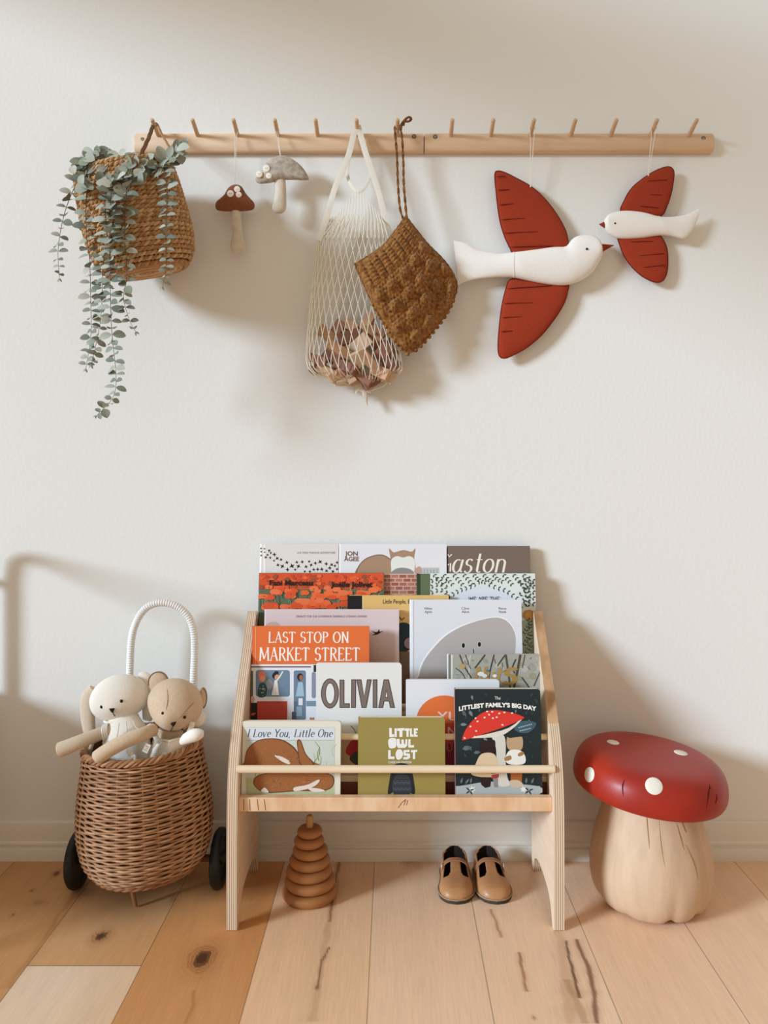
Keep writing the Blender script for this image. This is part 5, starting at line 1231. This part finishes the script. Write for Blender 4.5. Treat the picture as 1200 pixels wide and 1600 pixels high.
# ------------------------------------------------------------------ children's shoes
M_lea = mat('tan_leather', 'B98458', .42, .4, .14, 35, .15, 400, coat=.1); M_lead = mat('tan_leather_strap', 'A06E4A', .5, .35, .14, 40, .15, 400)
M_sole = mat('shoe_sole', '4A3A30', .7, .2); M_welt = mat('shoe_welt', 'A08468', .7, .2); M_lining = mat('shoe_lining', '2A211E', .9, .05); M_buck = mat('buckle_metal', 'B8AFA2', .3, .7)
def shoe(X, side, lab):
    Ln = .145; y_toe = -.200
    o = thing('t_strap_shoe', (X, y_toe + Ln / 2, 0), lab, 'shoe', 'pair of tan shoes under the shelf')
    def halfw(s_):   # s 0 toe .. 1 heel
        a = [(0, .0), (.02, .0150), (.06, .0245), (.13, .0325), (.22, .0372), (.34, .0385), (.5, .0352), (.65, .0325), (.8, .0338), (.9, .0330), (.95, .0285), (.98, .0200), (.993, .011), (1, .0002)]
        for (p, u), (q_, v) in zip(a, a[1:]):
            if p <= s_ <= q_: return u + (v - u) * (s_ - p) / (q_ - p)
    cen = lambda s_: side * .003 * (1 - s_) ** 2 - side * .0025 * s_
    def outline(gr, z, n=34):
        L_ = [(X + cen(i / n) - halfw(i / n) - gr, y_toe + Ln * i / n + (-gr if i < 2 else gr if i > n - 2 else 0), z) for i in range(n + 1)]
        R_ = [(X + cen(i / n) + halfw(i / n) + gr, y_toe + Ln * i / n + (-gr if i < 2 else gr if i > n - 2 else 0), z) for i in range(n, -1, -1)]
        return [Vector(p) for p in L_ + R_]
    mb = MB(); mb.loft([outline(.0005, .0008), outline(.0018, .004), outline(.0018, .0085)], M_sole); mb.build('sole', o, angle=50)
    mb = MB(); wl = resample(outline(.0016, .0098), 140, True); mb.tube(wl, .0017, M_welt, 7, True); mb.build('welt', o)
    mb = MB(); mb.loft([outline(-.003, .0090), outline(-.003, .0105)], M_lining); mb.build('insole', o)
    def height(s_):
        a = [(0, .010), (.04, .021), (.10, .0285), (.18, .0325), (.28, .0345), (.40, .0375), (.55, .045), (.65, .048), (.75, .050), (.85, .056), (.94, .063), (1, .064)]
        for (p, u), (q_, v) in zip(a, a[1:]):
            if p <= s_ <= q_: return u + (v - u) * (s_ - p) / (q_ - p)
    NS_, NT = 60, 48; grid = []
    for i in range(NS_ + 1):
        s_ = i / NS_; s2 = s_; hw, h = halfw(s2), height(s2) - .009; row = []
        for j in range(NT + 1):
            t = pi * j / NT; e = .75
            cx_ = -abs(cos(t)) ** e * (1 if cos(t) > 0 else -1); sz = abs(sin(t)) ** .72
            lean_ = 1 - .10 * sz
            row.append(Vector((X + cen(s2) + hw * cx_ * lean_, y_toe + Ln * s2 + (.002 * sz if s_ > .5 else 0), .009 + h * sz)))
        grid.append(row)
    def keep(i, j):
        s_ = (i + .5) / NS_; t = (j + .5) / NT; a = abs(t - .5)
        if s_ < .36: return True
        if s_ < .62:                                  # two cut-outs beside the T bar
            lo = .085 + .05 * max(0, (.42 - s_) / .06); hi = .285
            if s_ < .40: hi -= .05 * (.40 - s_) / .04
            return not (lo < a < hi)
        if s_ < .70: return a < .085 or a > .285
        return a > .285 - .10 * max(0, (s_ - .9) / .1)
    vs = [p for r_ in grid for p in r_]; n1 = NT + 1
    fs = [(i * n1 + j, i * n1 + j + 1, (i + 1) * n1 + j + 1, (i + 1) * n1 + j) for i in range(NS_) for j in range(NT) if keep(i, j)]
    used = sorted({k for f in fs for k in f}); mp_ = {k: n for n, k in enumerate(used)}
    mb = MB(); mb.add([vs[k] for k in used], [[mp_[k] for k in f] for f in fs], M_lea); mb.slot(M_lining)
    up = mb.build('upper', o, angle=70)
    so = up.modifiers.new('thickness', 'SOLIDIFY'); so.thickness = .0022; so.offset = -1; so.material_offset = 1; so.material_offset_rim = 0
    # collar roll round the opening, and ankle strap
    k0 = int(.70 * NS_); jl = int(.5 * NT - .285 * NT); jr = NT - jl
    loop = [grid[i][jl] for i in range(k0 - 6, NS_ - 2, 2)] + [grid[NS_ - 1][jl], grid[NS_][jl] + Vector((0, .001, .001)), grid[NS_ - 1][jr]] + [grid[i][jr] for i in range(NS_ - 3, k0 - 7, -2)]
    mb = MB(); mb.tube(resample(spline(loop, 3), 70), .0021, M_lead, 8); mb.build('collar', o)
    sc = .665; i0 = int(sc * NS_); base_ = [grid[i0][j] for j in range(int(.10 * NT), NT - int(.10 * NT) + 1)]
    mb = MB(); rings = []
    for k, p in enumerate(base_):
        nr = (p - Vector((X + cen(sc), p.y, .02))).normalized(); nr.y = 0
        a_, b_ = Vector((0, -.0058, -.001)), Vector((0, .0058, .001))
        rings.append([p + nr * .0010 + a_, p + nr * .0030 + a_ * .9, p + nr * .0030 + b_ * .9, p + nr * .0010 + b_])
    mb.loft(rings, M_lead); so_ = mb.build('ankle_strap', o, angle=60)
    bx = base_[5] if side < 0 else base_[-6]
    mb = MB(); c = bx + Vector((side * .0045, -.002, 0)); mb.tube([c + Vector((0, .0062 * cos(t), .0068 * sin(t))) for t in [2 * pi * k / 20 for k in range(20)]], .0011, M_buck, 7, True); mb.build('buckle', so_)
shoe(.140, -1, 'left shoe of the tan leather T-strap pair under the shelf')
shoe(.2205, 1, 'right shoe of the tan leather T-strap pair under the shelf')
# ------------------------------------------------------------------ mushroom stool
M_cap = mat('stool_red', 'A62C18', .4, .28, .12, 12, .05, 200, col2='94241A', coat=.08); M_dot = mat('stool_dot', 'E3DACB', .5, .3)
M_base = mat('stool_base', 'D2B191', .55, .3, .14, 10, .12, 60, (6, 6, 1)); M_crack = mat('carved_crack', '9C7C58', .8, .1); M_capcrack = mat('cap_crack', '4A1210', .7, .1)
sc_ = Vector((.558, -.181, 0)); stl = thing('mushroom_stool', sc_, 'red mushroom stool with cream dots and a pale carved wooden base', 'stool')
lob = [(-2.35, .004), (-1.50, .010), (-.92, .013), (-.1, .008), (.8, .008), (2.0, .008), (-3.0, .008)]
def basefn(q, th, r, z):
    k = max(0, 1 - z / .15) ** 1.8; g = 0
    for a0, dep in lob:
        a = (th - a0 + pi) % (2 * pi) - pi; g += dep * exp(-(a / .12) ** 2)
    f = 1 - (g * k * 5.5 + .012 * sin(9 * th + z * 8) * .4)
    zz = q.z + (.012 * (g / .014) * max(0, 1 - z / .03) if z < .03 else 0)
    return Vector((q.x * f, q.y * f, zz))
bp = [(.02, .0), (.075, .0005), (.097, .004), (.111, .014), (.122, .034), (.1275, .06), (.128, .085), (.1255, .11), (.120, .14), (.111, .17), (.102, .20), (.095, .225), (.091, .25), (.09, .27)]
mb = MB(); mb.lathe([(Vector(p).x, Vector(p).y) for p in spline([(a, b_) for a, b_ in bp], 4)], sc_, M_base, 140, basefn); mb.build('base', stl, angle=70)
def base_r(z):
    for (r0, z0), (r1, z1) in zip(bp[1:], bp[2:]):
        if z0 <= z <= z1: return r0 + (r1 - r0) * (z - z0) / (z1 - z0)
    return .1
for pts, wv in ([(-1.98, .235), (-1.93, .19), (-1.90, .16)], .0010), ([(-1.72, .225), (-1.69, .16), (-1.62, .11)], .0012), ([(-1.28, .235), (-1.20, .20), (-1.16, .19)], .0013), ([(-1.22, .17), (-1.12, .13), (-1.08, .10)], .0015), ([(-1.35, .21), (-1.28, .16)], .0009):
    mb = MB(); q = spline([(a, b_) for a, b_ in pts], 8); L = len(q)
    mb.tube([sc_ + Vector(((base_r(v.y) - .0004) * cos(v.x), (base_r(v.y) - .0004) * sin(v.x), v.y)) for v in q], [wv * (.3 + sin(pi * i / (L - 1))) for i in range(L)], M_crack, 6); mb.build('carved_crack', stl)
CAPM = Matrix.Rotation(radians(5.6), 4, 'Y') @ Matrix.Rotation(radians(2), 4, 'X'); cc_ = sc_ + Vector((-.001, 0, .286))
cp = [(.002, .036), (.06, .0358), (.100, .0350), (.127, .0315), (.144, .0225), (.154, .008), (.159, -.008), (.1605, -.024), (.158, -.037), (.150, -.044), (.12, -.046), (.06, -.046), (.002, -.046)]
CAPP = spline([(a, b_) for a, b_ in cp], 5)
mb = MB(); mb.lathe([(v.x, v.y) for v in CAPP], cc_, M_cap, 96, M=CAPM); mb.build('cap', stl, angle=70)
def cap_pt(th, t, off):
    i = t * (len(CAPP) - 1); k = min(len(CAPP) - 2, int(i)); v = CAPP[k].lerp(CAPP[k + 1], i - k); tg = (CAPP[k + 1] - CAPP[k]).normalized(); nr = Vector((-tg.y, tg.x)); nr = nr if nr.dot(Vector((1, .6))) > 0 else -nr
    r_, z_ = v.x + nr.x * off, v.y + nr.y * off
    return cc_ + CAPM @ Vector((r_ * cos(th), r_ * sin(th), z_))
def cap_hit(x, y):
    """direction from the stool's axis to the cap point seen at a pixel (nearest of a fine sampling)"""
    best = None
    for a in range(0, 360, 2):
        for k in range(2, 48):
            t = k / 80; p = cap_pt(radians(a), t, 0)
            if t > .3 and p.y > cc_.y + .02: continue
            X_ = CX + p.x * FPX / (p.y + CAMD); Y_ = CY - (p.z - CAMZ) * FPX / (p.y + CAMD); e = (X_ - x) ** 2 + (Y_ - y) ** 2
            if best is None or e < best[0]: best = (e, radians(a), t)
    return best[1], best[2]
for x, y, r_ in ((957.5, 1160, .0135), (1064.5, 1176, .0145), (920, 1209.5, .0150), (1021.5, 1228.5, .0168)):
    th, t = cap_hit(x, y); p = cap_pt(th, t, 0); e1 = (cap_pt(th + .02, t, 0) - p).normalized(); e2 = (cap_pt(th, t + .01, 0) - p).normalized(); nr = e1.cross(e2).normalized()
    if nr.dot(p - cc_) < 0: nr = -nr
    mb = MB(); rings = []
    for k, (f, h) in enumerate([(1.0, -.006), (1.0, .0004), (.93, .0011), (.5, .0016), (.02, .0018)]):
        ring = []
        for j in range(28):
            a = 2 * pi * j / 28; q_ = p + (e1 * cos(a) + e2 * sin(a)) * r_ * f
            ring.append(q_ + nr * (h - (r_ * f) ** 2 / .16 * (.5 if t > .25 else .0)))
        rings.append(ring)
    mb.loft(rings, M_dot); mb.build('dot', stl)
for pts, wv in (([(974.5, 1217), (974, 1229), (975, 1245)], .0011), ([(1109, 1226), (1107, 1240), (1104, 1263)], .0013), ([(1121, 1240), (1119, 1250), (1116.5, 1257)], .0010), ([(1107.5, 1225), (1108.5, 1233)], .0009)):
    mb = MB(); pp = [cap_pt(*cap_hit(x, y), 0) for x, y in pts]; pp = spline(pp, 4); L = len(pp); mb.tube(pp, [wv * (.25 + sin(pi * i / (L - 1))) for i in range(L)], M_capcrack, 6); mb.build('cap_crack', stl)
# ------------------------------------------------------------------ white toddler bed just left of the view
M_bed = mat('bed_paint', 'E9E5DE', .5, .3)
bed = thing('toddler_bed', (-1.30, -.24, 0), 'white toddler bed with an arched tube end, standing left of the cart', 'bed')
bx = -.972
arch_pts = spline([(bx, -.035, .0), (bx, -.035, .60), (bx, -.036, .70), (bx, -.045, .740), (bx, -.075, .758), (bx, -.16, .758), (bx, -.30, .758), (bx, -.40, .750), (bx, -.44, .71), (bx, -.45, .62), (bx, -.45, .0)], 6)
mb = MB(); mb.tube(arch_pts, .011, M_bed, 12); mb.build('end_frame', bed)
mb = MB(); mb.tube([(bx, -.035, .68), (bx - .7, -.035, .68)], .009, M_bed, 10); mb.build('side_rail', bed)
mb = MB(); mb.box((bx - .8, -.445, .10), (bx - .012, -.03, .425), M_bed, .02); mb.build('mattress_box', bed)
for lx in (bx - .78,):
    for ly in (-.43, -.045):
        mb = MB(); mb.tube([(lx, ly, 0), (lx, ly, .11)], .012, M_bed, 12); mb.build('leg', bed)
